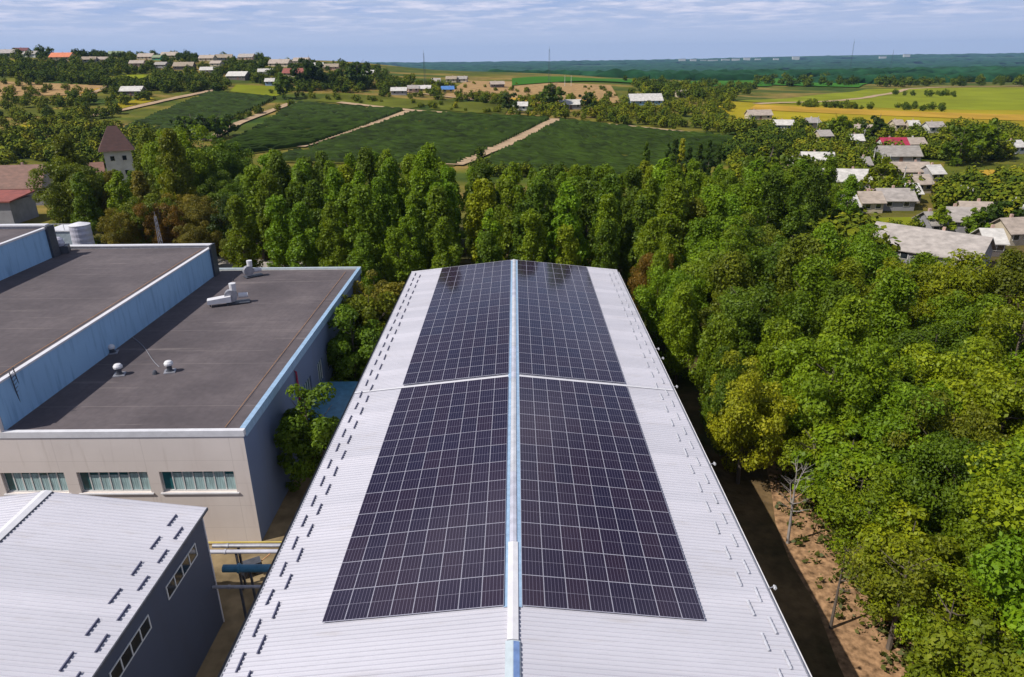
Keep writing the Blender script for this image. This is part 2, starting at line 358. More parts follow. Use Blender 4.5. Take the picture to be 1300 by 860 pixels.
# ------------------------------------------------------------------ vineyard rows
def vines():
    g = np.random.default_rng(5); Vs, Fs = [], []; off = 0
    for q in FIELDS_EX:
        A, B, C_, D = [at(*p)[:2] for p in q]
        L = (np.linalg.norm(D-A) + np.linalg.norm(C_-B))/2; nr = int(L/3.5)
        for r in range(1, nr):
            t = r/nr; a = A + (D-A)*t; b = B + (C_-B)*t; l = np.linalg.norm(b-a); n = max(3, int(l/1.8))
            s = np.linspace(.005, .995, n)[:, None]; P = a + (b-a)*s; d = (b-a)/l; nn = np.array([-d[1], d[0]])
            h = 1.5*(1 + .45*(g.random(n)-.5)); h[(g.random(n) < .07) | ((np.sin(P[:, 0]*.11+q[0][0])*np.sin(P[:, 1]*.13) > .8) & (g.random(n) < .4))] = .2; w = .5*(1 + .7*(g.random(n)-.5)); j = (g.random(n)-.5)*.35
            z0 = hz(P[:, 0], P[:, 1]) + .25
            pts = []
            for k, (ww, hh) in enumerate(((-1, 0), (-.85, .7), (0, 1.05), (.85, .7), (1, 0))):
                X = P + nn*(ww*w + j)[:, None]; pts.append(np.concatenate([X, (z0 + hh*h)[:, None]], 1))
            V = np.stack(pts, 1).reshape(-1, 3); Vs.append(V); Fs.append(grid_faces(n, 5) + off); off += len(V)
    return np.concatenate(Vs), np.concatenate(Fs)
V, F = vines()
tag(link('vineyard', npmesh('vineyard', V, F, 'vine')), 'dark green vine rows filling the fields on the slope', 'vineyard', kind='stuff')

# ------------------------------------------------------------------ crowns
def leaf_cloud(seed, centres, rads, per, size, squash=.8, up=.45):
    """clumps of leaf-sized quads around the given centres"""
    g = np.random.default_rng(seed); P, N, T = [], [], []
    cc = np.asarray(centres, float); mid = cc.mean(0)
    for c, r in zip(cc, rads):
        n = int(per*1.12*(r**1.6)); d = g.normal(size=(n, 3)); d /= np.linalg.norm(d, axis=1)[:, None]
        out = c - mid; out = out/(np.linalg.norm(out) + 1e-6)
        d = d + out*.45; d[:, 2] += .12; d /= np.linalg.norm(d, axis=1)[:, None]
        rr = r*(g.random(n)**.35); p = c + d*rr[:, None]*np.array([1, 1, squash])
        P.append(p); nn = d*1.0 + g.normal(size=(n, 3))*.65 + np.array([0, 0, up]); N.append(nn)
        T.append(np.clip(g.normal(.5 + g.normal(0, .13), .17, n), 0, 1))
    P = np.concatenate(P); N = np.concatenate(N); T = np.concatenate(T); N /= np.linalg.norm(N, axis=1)[:, None]
    a = np.cross(N, g.normal(size=N.shape)); a /= np.linalg.norm(a, axis=1)[:, None]; b = np.cross(N, a)
    s = size*(.42 + 1.15*g.random(len(P))**1.8)[:, None]
    bend = N*s*.25
    V = np.stack([P - a*s, P - b*s*.62 + bend, P + a*s, P + b*s*.62 + bend], 1).reshape(-1, 3)
    return V, np.arange(len(V)).reshape(-1, 4), T
def broad_crown(seed, H, Rr, z0, nc, per, size):
    g = np.random.default_rng(seed); C_, r_ = [], []
    zc = (H + z0)/2; hz_ = (H - z0)/2
    lob = g.random(5)*6.28
    while len(C_) < nc:
        d = g.normal(size=3); d /= np.linalg.norm(d); rr = g.random()**.3
        az = math.atan2(d[1], d[0]); k = 1 + .2*math.sin(2*az + lob[0]) + .14*math.sin(3*az + lob[1]) + .1*math.sin(5*d[2] + lob[2])
        p = d*rr*k*np.array([Rr, Rr, hz_])
        if p[2] < -hz_*.55: p[:2] *= .75
        C_.append(p + [0, 0, zc]); r_.append((.17 + .13*g.random())*Rr*1.15)
    return leaf_cloud(seed, C_, r_, per, size)
def poplar_crown(seed, H, Rr, z0, nc, per, size):
    g = np.random.default_rng(seed); C_, r_ = [], []
    ph = g.random()*6
    for i in range(nc):
        t = g.random()**.85; env = math.sin(math.pi*min(1, (t*.86 + .1)))**.55*(1 - .35*t); az = g.random()*6.28; rr = Rr*env*(g.random()**.45)*(1 + .22*math.sin(2*az + ph + 4*t))
        C_.append([rr*math.cos(az), rr*math.sin(az), z0 + t*(H - z0)]); r_.append(Rr*(.24 + .16*g.random()))
    return leaf_cloud(seed, C_, r_, per, size, squash=1.25, up=.3)
def trunk_mesh(seed, H, z0, Rr, rad, m='bark', limbs=7, dead=False):
    g = random.Random(seed); b = MB()
    lean = (g.uniform(-.03, .03)*H, g.uniform(-.03, .03)*H)
    b.tube([(0, 0, -.3), (lean[0]*.3, lean[1]*.3, H*.3), (lean[0]*.6, lean[1]*.6, H*.6), (lean[0], lean[1], H*.92)], [rad*1.25, rad*.9, rad*.55, rad*.12], 7)
    for k in range(limbs):
        t = g.uniform(max(.2, z0/H), .8); a = g.random()*6.28; l = Rr*g.uniform(.5, .9)*(1.1 - t*.5)
        s = Vector((lean[0]*t, lean[1]*t, H*t)); e = s + Vector((math.cos(a)*l, math.sin(a)*l, l*g.uniform(.5, 1.1)))
        mid = (s + e)/2 + Vector((0, 0, -.08*l)); b.tube([s, mid, e], [rad*.4, rad*.26, rad*.08], 5)
        if dead:
            for q in range(4):
                f = g.uniform(.4, 1); s2 = s.lerp(e, f); a2 = a + g.uniform(-1, 1); l2 = l*.5
                b.tube([s2, s2 + Vector((math.cos(a2)*l2, math.sin(a2)*l2, l2*g.uniform(.2, .9)))], [rad*.12, rad*.04], 4)
    o = b.build('trunk', m); me = o.data; bpy.data.objects.remove(o); return me
def variant(kind, seed):
    if kind == 'broad': H, Rr, z0 = 12, 4.4, 2.6; c = broad_crown(seed, H, Rr, z0, 105, 190, .145); rad = .22
    elif kind == 'dense': H, Rr, z0 = 7.5, 2.6, .8; c = broad_crown(seed, H, Rr, z0, 70, 330, .13); rad = .14
    elif kind == 'sparse': H, Rr, z0 = 11, 3.6, 3.5; c = broad_crown(seed, H, Rr, z0, 60, 120, .13); rad = .18
    elif kind == 'poplar': H, Rr, z0 = 15, 2.5, 1.4; c = poplar_crown(seed, H, Rr, z0, 84, 210, .175); rad = .2
    elif kind == 'upright': H, Rr, z0 = 12.5, 3.1, 1.8; c = poplar_crown(seed, H, Rr, z0, 95, 170, .155); rad = .2
    elif kind == 'slim': H, Rr, z0 = 16, 1.45, 1.0; c = poplar_crown(seed, H, Rr, z0, 60, 330, .20); rad = .18
    else: H, Rr, z0 = 8, 3.4, .8; c = broad_crown(seed, H, Rr, z0, 34, 55, .42); rad = .2
    return dict(crown=npmesh('crown', c[0], c[1], 'leaf', c[2]), trunk=trunk_mesh(seed, H, z0, Rr, rad), H=H)
VAR = {k: [variant(k, 10*i + s) for s in range(n)] for i, (k, n) in enumerate((('broad', 5), ('dense', 2), ('sparse', 2), ('poplar', 5), ('slim', 2), ('mid', 3), ('upright', 4)))}
COLR = {'deep green': (0.092, 0.146, 0.006), 'green': (0.143, 0.208, 0.005), 'yellow-green': (0.2, 0.245, 0.006), 'olive': (0.135, 0.162, 0.008), 'golden': (0.225, 0.245, 0.008), 'brownish': (0.149, 0.132, 0.012), 'russet': (0.187, 0.109, 0.014), 'dark': (0.044, 0.079, 0.005), 'bright green': (0.145, 0.235, 0.006)}
def tree(name, kind, x, y, h, colr, label, group=None, wide=1.0, cat='tree', z=None):
    v = VAR[kind][rnd.randrange(len(VAR[kind]))]; s = h/v['H']
    t = thing(name, label, cat, (x, y, hzf(x, y) - .05 if z is None else z), rnd.random()*6.28, group); t.scale = (s*wide, s*wide, s)
    c = link('crown', v['crown'], t); b = COLR[colr]; j = rnd.uniform(.82, 1.18); k = rnd.uniform(.90, 1.05)
    c.color = (b[0]*j*k, b[1]*j, b[2]*j, 1)
    link('trunk', v['trunk'], t); return t
SKIP = set()
KEYS = []
def rows(prefix, specs, phrase, group, name):
    """specs: list of rows; each row a list of (key, kind, x, y, h, colour, wide)"""
    for ri, row in enumerate(specs):
        row = [r for r in row if r[0] not in SKIP]
        for i, (key, kind, x, y, h, c, w) in enumerate(row):
            lab = phrase(ri, i, len(row), c); o = tree(name, kind, x, y, h, c, lab, group, w); KEYS.append((key, o.name))
# right-hand wood: rows parallel to the hall
def pick(cs): return rnd.choices([c for c, _ in cs], [w for _, w in cs])[0]
W = []
for ri, X in enumerate((17.5, 23.5, 29.5, 36, 43, 50.5, 58)):
    row = []; ymax = [104, 102, 98, 92, 84, 78, 74][ri]; y = 15 + ri*1.1
    if ri == 0: y = 50
    k = 0
    while y < ymax:
        x = X + rnd.uniform(-1.5, 1.5) + (3.2 if ri == 1 and y < 46 else 0); yy = y + rnd.uniform(-1.3, 1.3)
        c = pick([('green', 4), ('yellow-green', 3.2 if yy < 60 else .8), ('bright green', 3), ('olive', 2), ('deep green', 1.4)])
        kd = 'sparse' if rnd.random() < .14 else 'broad'
        if yy > 56 and rnd.random() < .55: kd = 'upright'
        elif rnd.random() < .15: kd = 'upright'
        h = rnd.uniform(9.5, 13.2) - (2.5 if ri == 0 else 0) - (1.8 if ri == 1 and y < 46 else 0)
        row.append((f'w{ri}_{k}', kd, x, yy, h, c, rnd.uniform(.85, 1.05)*(.8 if ri == 0 else 1))); k += 1
        y += rnd.uniform(5.2, 6.8)
    W.append(row)
rows('w', W, lambda r, i, n, c: f'{c} broadleaf tree, {ORD[i]} from the near end in wood row {ORD[r]} from the hall'.replace('wood row first', 'the first wood row').replace('wood row', 'row') if False else f'{c} leafy tree, {ORD[i]} from the near end of the {ORD[r]} row beside the hall', 'trees of the wood beside the solar hall', 'broadleaf_tree')
VB = []
for k in range(12):
    yy = 17 + k*2.75; VB.append((f'v{k}', 'sparse' if k % 3 else 'dense', 22.0 + rnd.uniform(-.8, .9) + max(0, 30-yy)*.05, yy, rnd.uniform(5.5, 8.6), pick([('olive', 2), ('yellow-green', 2), ('green', 2)]), 1.1))
rows('v', [VB], lambda r, i, n, c: f'low {c} tree, {ORD[i]} from the near end along the dry verge', 'low trees along the dry verge', 'small_tree')
# poplars behind the gable
Pp = []
for ri, Y in enumerate((86, 93, 100, 107.5, 115, 123, 131)):
    row = []; x = -36 + (ri % 2)*2.6 - ri*1.5 + (17 if ri == 0 else 6 if ri == 1 else 0); k = 0; x1 = [20, 28, 36, 44, 52, 58, 62][ri]
    while x < x1:
        c = pick([('green', 4), ('bright green', 3.5), ('deep green', 3), ('yellow-green', .5)])
        h = rnd.uniform(12.6, 15.6) - (2.2 if ri < 1 else 0) - (1.2 if ri > 4 else 0) + (2.2 if x < -12 and ri > 2 else 0)
        row.append((f'p{ri}_{k}', 'poplar', x + rnd.uniform(-.9, .9), Y + rnd.uniform(-1.8, 1.8), h, c, rnd.uniform(.85, 1.15))); k += 1
        x += rnd.uniform(4.0, 5.6)
    Pp.append(row)
rows('p', Pp, lambda r, i, n, c: f'{c} poplar, {ORD[i]} from the left in the {ORD[r]} row behind the hall gable', 'poplars behind the solar hall', 'poplar_tree')
# left: mixed trees beyond the factory fence
Lf = []
for ri, Y in enumerate((116, 125, 136, 150)):
    row = []; x = (-72, -78, -84, -90)[ri]; k = 0
    while x < -38 - ri*3:
        yy = Y + rnd.uniform(-2.5, 2.5)
        c = pick([('deep green', 4), ('dark', .5), ('olive', 3), ('green', 4), ('brownish', 1.2 if ri < 2 else .2)])
        h = rnd.uniform(15, 19) if x < -60 else rnd.uniform(8, 11)
        pxx = proj(x, yy, 8)[0]
        if 100 < pxx < 192:
            while h > 4 and proj(x, yy, h*1.1)[1] < 208: h -= .5
        if h <= 5: x += 6; k += 1; continue
        row.append((f'l{ri}_{k}', 'poplar' if x < -62 and rnd.random() < .6 else 'broad', x, yy, h, c, rnd.uniform(.9, 1.15))); k += 1
        x += rnd.uniform(5.5, 7.5)
    Lf.append(row)
rows('l', Lf, lambda r, i, n, c: f'{c} tree, {ORD[i]} from the left in the {ORD[r]} row beyond the factory fence', 'trees beyond the factory fence', 'tall_tree')
# single trees one can point to
def tpx(name, kind, px, py, z, h, c, label, wide=1.0, grp=None):
    p = at(px, py, z); return tree(name, kind, p[0], p[1], h, c, label, grp, wide)
tree('round_tree', 'dense', -15.55, 46.9, 8.6, 'deep green', 'round dark green tree in the gap between the white hall and the grey factory', None, .95)
tree('leafy_tree', 'dense', -15.7, 63.5, 8.8, 'deep green', 'leafy tree beside the factory side wall behind the small blue-roofed annex', None, 1.05)
tree('leafy_tree', 'dense', -15.0, 69.0, 9.6, 'olive', 'olive tree crowding the hall eave behind the annex, in front of the brown one', None, 1.0)
tree('autumn_tree', 'dense', -15.6, 75.0, 9.4, 'brownish', 'brownish tree turning at the far corner between the factory and the hall', None, 1.0)
tree('autumn_tree', 'dense', -16.2, 72.0, 6.8, 'olive', 'low pale olive tree leaning over the factory roof edge at its far corner', None, .9)
tree('yellow_tree', 'broad', 17.6, 47.5, 9.8, 'golden', 'yellowing tree standing out beside the middle of the hall right eave', None, .78)
tree('autumn_tree', 'broad', 16.5, 82.0, 9.6, 'russet', 'russet tree just past the far right corner of the hall roof', None, .6)
tree('autumn_tree', 'broad', -57, 112.5, 10.5, 'russet', 'rusty brown tree behind the factory roof, before the dark tall ones', None, .75)
tree('autumn_tree', 'broad', -63, 111.0, 9.5, 'brownish', 'yellow-brown tree behind the middle factory roof by the lattice mast', None, .8)
tree('autumn_tree', 'broad', -50, 109.0, 7.5, 'brownish', 'low brown tree behind the back edge of the factory roof', None, .95)
tree('autumn_tree', 'broad', -43, 106.5, 6.5, 'olive', 'low olive tree behind the step between the two factory roofs', None, 1.0)
for i, (px, py, c, l) in enumerate(((862, 236, 'golden', 'slim yellowish poplar standing among the dark slim poplars right of the vineyard'),
        (845, 234, 'dark', 'leftmost dark slim poplar of the clump before the vineyard corner'), (853, 240, 'dark', 'dark slim poplar just left of the yellowish one'),
        (872, 236, 'dark', 'dark slim poplar just right of the yellowish one'), (884, 240, 'dark', 'middle dark slim poplar of the clump before the vineyard corner'),
        (896, 234, 'dark', 'dark slim poplar second from the right in the clump before the vineyard corner'), (908, 238, 'dark', 'rightmost dark slim poplar of the clump before the vineyard corner'),
        (818, 240, 'deep green', 'green slim poplar apart to the left of the dark slim clump'))):
    p = at(px, py + 6); top = atY(px, rnd.uniform(177, 188), p[1])[2]; tree('slim_poplar', 'slim', p[0], p[1], max(7, top - p[2]), c, l, 'slim poplars before the vineyard corner', 1.1)
for px, py, h, c, l in ((232,176,8,'dark','leftmost round tree of the dark clump between two vineyard fields'), (247,177,9,'deep green','second round tree of the dark clump between two vineyard fields'),
        (262,178,9,'dark','third round tree of the dark clump between two vineyard fields'), (277,176,9,'deep green','fourth round tree of the dark clump between two vineyard fields'), (290,173,8,'dark','rightmost round tree of the dark clump between two vineyard fields'),
        (700,139,13,'deep green','large dark tree between two white houses beyond the vineyard'), (745,142,9,'dark','dark round tree right of the low white-roofed house beyond the vineyard'), (647,143,9,'dark','dark tree left of the small white gabled house beyond the vineyard'),
        (455,113,16,'dark','dark tall tree at the right end of the hillside village'), (396,112,18,'dark','dark column tree below the hillside houses, left one'), (404,110,14,'dark','dark column tree below the hillside houses, right one'),
        (361,126,12,'deep green','tree at the meeting of the yellow field and the vineyard track'),
        (338,72,11,'dark','lone round tree on the hill skyline above the houses'), (27,66,11,'dark','large dark tree on the skyline at the hill left end'),
        (972,246,10,'green','rounded tree at the wood edge left of the long white house'), (1004,258,10,'deep green','bushy tree below the long white house in the valley'),
        (1116,252,8,'yellow-green','pale tree right of the long white house in the valley'), (1215,212,11,'deep green','dark tree right of the beige village houses'), (1246,205,11,'green','bushy tree between the village and the yellow garden plot'),
        (1255,300,7,'dark','dark round bush between the farm roofs at the village edge'), (1232,305,5,'bright green','light bush in front of the L-shaped farmhouse'),
        (1190,300,5,'green','small bush behind the long grey barn roof'), (1112,178,9,'dark','dark tree between the beige house and the crimson roof'), (1062,176,9,'green','tree right of the little gabled house in the valley')):
    tpx('village_tree', 'mid', px, py, None, h, c, l, 1.1)
# pale bare tree and leaning trunks on the dry verge
def bare(x, y, h, m, seed, label, rad=.12, limbs=12):
    t = thing('bare_tree', label, 'tree', (x, y, 0), 1.0); link('trunk', trunk_mesh(seed, h, h*.3, h*.3, rad, m, limbs, True), t); t.scale = (.8, .8, .85); return t
bare(18.6, 32.3, 7.5, 'bark', 3, 'dark thin bare tree on the dry verge at the shadow edge', .11, 5)
p = at(1000, 690, 0); bare(p[0], p[1], 8.6, 'pale_bark', 8, 'pale leafless birch standing on the dry verge beside the hall', .12, 14)

# ------------------------------------------------------------------ houses
HOUSES = []
def house(px, py, wpx, roof, wall, label, dep=.62, hw=2.7, rise=.34, rot=None, name='house', nwin=3, group=None, hip=False, world=None, w=None):
    p = at(px, py) if world is None else np.array([*world, 0.0])
    dist = float(np.dot(p - CAM, fw)); w = w or wpx*dist/FPX; d = max(5.5, min(9.5, w*dep))
    if w > 20: d = 9.0
    rot = rnd.uniform(-.22, .22) if rot is None else rot
    cx, cy = p[0], p[1] + d/2
    z = min(hzf(cx + a*w/2, cy + b*d/2) for a in (-1, 1) for b in (-1, 1))
    zt = hzf(cx, cy)
    HOUSES.append((px, py, wpx))
    t = thing(name, label, 'house', (cx, cy, zt), rot, group or 'village houses')
    x0, x1, y0, y1 = -w/2, w/2, -d/2, d/2; b0 = z - zt - 1.0
    h = hw; r = d/2*rise*2
    wl = MB().add([(x0,y0,b0),(x1,y0,b0),(x1,y1,b0),(x0,y1,b0),(x0,y0,h),(x1,y0,h),(x1,y1,h),(x0,y1,h),(x0,0,h+r),(x1,0,h+r)],
                  [(0,1,5,4),(2,3,7,6),(1,2,6,9,5),(3,0,4,8,7)]).build('wall', 'w_'+wall, t)
    o, th = .45, .14; s = r/(d/2); e = .02
    rf = MB()
    for sg in (-1, 1):
        ye = sg*(d/2 + o); ze = h - s*o
        vs = [(x0-o, 0, h+r+e), (x1+o, 0, h+r+e), (x1+o, ye, ze+e), (x0-o, ye, ze+e)]
        vs += [(a, b_, c + th) for a, b_, c in vs]
        rf.add(vs, [(0,1,2,3),(7,6,5,4),(0,4,5,1),(1,5,6,2),(2,6,7,3),(3,7,4,0)])
    rf = rf.build('roof', 'r_'+roof, t)
    cxh = rnd.uniform(-.25, .25)*w; MB().box(cxh-.22, cxh+.22, .5, .94, h+r-.7, h+r+.55).build('chimney', 'w_pink' if wall != 'pink' else 'w_white', rf)
    n = max(2, min(6, int(w/3.2))); dr = n//2
    for i in range(n):
        xc = x0 + w*(i + .5)/n
        if i == dr and n > 2:
            MB().box(xc-.5, xc+.5, y0-.08, y0-.002, 0.0, 2.1).build('door', 'r_brown', t); continue
        f = MB().box(xc-.62, xc+.62, y0-.09, y0-.002, .95, 2.15).build('window', 'w_white' if wall != 'white' else 'w_blue', t)
        MB().box(xc-.5, xc+.5, y0-.12, y0-.092, 1.06, 2.04).build('pane', 'glass', f)
    return t
HL = [ (6,72,22,'pinkgrey','white','grey-pink roofed white house at the left end of the hill skyline'), (25,68,17,'maroon','white','maroon roofed house on the hill skyline'), (38,73,18,'slate','white','white house in front of the maroon roof on the hill'),
 (76,77,26,'orange','cream','bright orange roofed house high on the hill'), (112,80,16,'tan','grey','first of two joined tan-roofed sheds right of the orange roof'), (128,80,15,'beige','cream','second of two joined beige-roofed houses right of the orange roof'),
 (146,72,18,'greenish','cream','greenish roofed house on the hill skyline'), (184,76,20,'beige','cream','wide beige-roofed house below the hill skyline beside the green shed'), (173,85,17,'beige','pink','pinkish walled house with a blue-grey yard on the hill'),
 (199,77,10,'greenish','green','little green shed beside the cream two-storey house'), (214,74,21,'beige','cream','cream walled house with small windows near the skyline'), (204,87,16,'slate','grey','small grey house below the cream one on the hill'), (232,89,24,'tan','dark','long tan-roofed low house in the middle of the hill'),
 (262,78,19,'beige','cream','beige roofed house left of three on the skyline'), (283,77,20,'tan','grey','middle beige house of three on the skyline'), (312,76,20,'pinkgrey','pink','pinkish roofed house, rightmost of three on the skyline'),
 (274,85,14,'beige','cream','small beige house below the three skyline houses'), (263,94,18,'white','white','light gabled house in bushes below the skyline'), (166,122,27,'white','dark','long white-roofed house alone among trees above the track'),
 (301,102,26,'white','dark','long white roof with dark shaded front above the lime field'), (336,96,17,'white','white','white gabled house left of the red-brown roof'), (342,109,11,'white','blue','small white and blue house at the edge of the lime field'),
 (373,98,28,'red','cream','wide red-brown roofed house on the hill'), (354,85,26,'beige','cream','beige roofed house above the red-brown roof'), (382,81,20,'beige','cream','pale beige house near the skyline at the village right end'), (402,87,15,'white','white','small white house right of the red-brown roof'),
 (420,89,18,'tan','pink','tan roofed pink-walled house at the right end of the skyline'), (467,97,15,'white','white','lone white house on the slope left of the radio mast'),
 (506,121,19,'white','grey','white-roofed shed by the pale track left of the mast'), (524,118,13,'pinkgrey','pink','pinkish small house between the white shed and the yellow house'), (539,118,15,'white','yellow','yellow-walled house with a pale roof near the mast foot'), (568,119,15,'blue','yellow','yellow house with bright blue roof beyond the vineyard'),
 (553,108,11,'pinkgrey','white','small pink-roofed house behind the yellow ones'), (573,105,13,'tan','cream','left half-built light house on the bare hill'), (587,105,12,'slate','cream','right half-built light house on the bare hill'), (631,112,17,'beige','dark','beige-roofed low house at the left foot of the sandy hill'),
 (661,141,17,'white','white','small white gabled house right beyond the vineyard edge'), (724,139,27,'white','grey','low white-roofed house beyond the vineyard, left of the dark round tree'), (820,134,41,'white','blue','long white-roofed building with a row of blue windows'), (866,124,13,'beige','cream','small pale house behind the long building with blue windows'),
 (965,153,29,'beige','cream','wide beige-roofed house at the valley mouth left of the meadow'), (996,166,23,'white','white','white-roofed house above the dark belt in the valley'), (1032,163,16,'pinkgrey','pink','pinkish house behind the little gabled one'), (1047,181,16,'pinkgrey','cream','little gabled cream house with dark attic window'),
 (1098,173,25,'beige','grey','beige-roofed house left of the crimson roof'), (1141,166,11,'beige','cream','leftmost small pale house in the far village row by the meadow'), (1161,167,12,'white','cream','middle small pale house in the far village row by the meadow'), (1188,169,20,'pinkgrey','white','pinkish white house at the right of the far village row'),
 (1136,193,31,'crimson','white','crimson-roofed house in the valley village'), (1164,192,20,'beige','pink','pink-beige house touching the crimson-roofed one'), (1144,208,48,'slate','grey','long grey roof just below the crimson roof'), (1089,187,14,'white','blue','blue and white shed beside the village lane'),
 (1040,214,37,'white','white','low white roof among dark trees left of the lane'), (1011,222,12,'pinkgrey','pink','tiny pink house left of the low white roof'), (1077,242,56,'white','white','long bright white-roofed house in the valley'), (1100,220,10,'slate','blue','tall narrow grey house with a blue door by the lane'),
 (1158,229,43,'beige','grey','long beige roof in the middle of the village'), (1188,232,16,'white','grey','small white roof touching the long beige one'), (1171,246,20,'beige','cream','gabled frame house below the long beige roof'), (1160,259,15,'white','cream','small light shed below the gabled frame house'),
 (1139,268,42,'pinkgrey','grey','pale pink-grey roof above the lime-green plot'), (1107,271,26,'beige','cream','lower beige wing left of the pale pink-grey roof'), (1078,276,20,'white','green','white-roofed shed with a green wall'), (1291,196,16,'white','white','white house alone at the right edge of the valley'),
 (1222,296,34,'pinkgrey','grey','front wing of the L-shaped farmhouse behind the long barn'), (1243,288,34,'beige','cream','rear wing of the L-shaped farmhouse behind the long barn'), (1190,301,21,'slate','grey','small grey shed left of the L-shaped farmhouse'), (1264,326,22,'white','dark','small white lean-to at the right end of the long barn'), (1291,312,30,'beige','cream','beige farm roof at the right edge of the picture') ]
for h in HL: house(*h, rise=.30 if h[2] < 30 else .34, hw=2.3)
p0, p1 = at(1112, 322), at(1250, 345)
mx, my = (p0[0]+p1[0])/2, (p0[1]+p1[1])/2
house(1180, 333, 145, 'pinkgrey', 'grey', 'very long weathered grey barn roof at the near edge of the village', rot=math.atan2(p1[1]-p0[1], p1[0]-p0[0]), world=(mx, my-4), w=float(np.linalg.norm(p1[:2]-p0[:2])), name='barn', rise=.28, hw=2.4)
# near-left houses
house(0, 0, 0, 'brown', 'grey', 'brown-roofed grey house with timber gable at the left edge behind the factory', world=tuple(at(14, 262)[:2]), w=14, hw=4.3, rise=.5, rot=.1)
house(0, 0, 0, 'brown', 'pink', 'brown-roofed house half hidden by trees behind the factory corner', world=(-45, 122), w=9, hw=2.8, rise=.4, rot=-.1)
p = atY(146, 180, 178)
TH = atY(137, 160, 178)[2] - hzf(p[0], 178)
def tower():
    t = thing('chapel', 'white tower house with a steep pointed brown roof rising above the trees', 'house', (p[0], 178, hzf(p[0], 178)), .5)
    k = TH/15.6
    MB().box(-3.0, 3.0, -2.8, 2.8, -1, TH-5.2).build('wall', 'w_white', t)
    MB().add([(-4.0,-3.8,TH-5.6),(4.0,-3.8,TH-5.6),(4.0,3.8,TH-5.6),(-4.0,3.8,TH-5.6),(-1.0,0,TH),(1.0,0,TH)], [(0,1,5,4),(1,2,5),(2,3,4,5),(3,0,4),(3,2,1,0)]).build('roof', 'r_umber', t)
    MB().box(-7.0, -3.45, -3, 3, -1, 6).build('side_wing', 'w_cream', t)
    MB().add([(-7.4,-3.4,6),(-3.45,-3.4,6),(-3.45,3.4,6),(-7.4,3.4,6),(-3.45,0,8.2),(-7.4,0,8.2)], [(0,1,4,5),(2,3,5,4),(3,0,5),(1,2,4),(3,2,1,0)]).build('wing_roof', 'r_brown', t)
    for z in (2, 5, TH-8):
        for x in (-1.3, 1.3):
            f = MB().box(x-.6, x+.6, -2.88, -2.802, z, z+1.3).build('window', 'w_white', t); MB().box(x-.45, x+.45, -2.92, -2.882, z+.12, z+1.18).build('pane', 'glass', f)
tower()
def red_shed():
    p = at(26, 257, 4.6) - np.array([8.6, -4.0, 0])
    t = thing('outbuilding', 'flat grey outbuilding with a red roof edge at the left edge', 'building', (p[0], p[1], 0))
    MB().box(-9, 6.2, -4, 4, -.2, 4.6).build('wall', 'w_grey', t); MB().add([(-9.5,-4.6,4.62),(6.8,-4.6,4.62),(6.8,4.6,5.4),(-9.5,4.6,5.4),(-9.5,-4.6,4.9),(6.8,-4.6,4.9),(6.8,4.6,5.7),(-9.5,4.6,5.7)], [(0,3,2,1),(4,5,6,7),(0,1,5,4),(1,2,6,5),(2,3,7,6),(3,0,4,7)]).build('roof', 'r_red', t)
    MB().box(1, 3, -4.06, -4.002, 0, 2.6).build('door', 'r_brown', t)
red_shed()

# ------------------------------------------------------------------ distant trees (stuff)
def inpoly(x, y, q):
    c = False; n = len(q)
    for i in range(n):
        (x1, y1), (x2, y2) = q[i], q[(i+1) % n]
        if (y1 > y) != (y2 > y) and x < (x2-x1)*(y-y1)/(y2-y1) + x1: c = not c
    return c
OPEN = FIELDS_EX + [[(288,118),(352,124),(390,111),(296,107)], [(0,123),(118,122),(138,110),(0,103)], [(55,131),(75,131),(140,114),(124,113)], [(135,105),(150,108),(205,95),(150,96)],
  [(585,124),(775,130),(760,111),(605,104)], [(930,158),(1330,166),(1330,110),(1090,112),(930,126)], [(1045,292),(1180,290),(1200,277),(1060,279)], [(1230,240),(1330,236),(1330,215),(1220,212)], [(420,130),(650,147),(650,134),(430,121)], [(960,225),(1000,214),(1000,202),(945,205)]]
TRK = [((108,150),(283,113)), ((262,180),(302,158)), ((302,158),(372,131)), ((380,188),(520,142)), ((576,211),(707,153)), ((707,153),(945,178)), ((1075,160),(1092,186)), ((1092,186),(1100,215))]
def trkd(x, y):
    m = 99
    for (x1, y1), (x2, y2) in TRK:
        t = max(0, min(1, ((x-x1)*(x2-x1)+(y-y1)*(y2-y1))/((x2-x1)**2+(y2-y1)**2))); m = min(m, math.hypot(x-x1-t*(x2-x1), (y-y1-t*(y2-y1))*1.6))
    return m
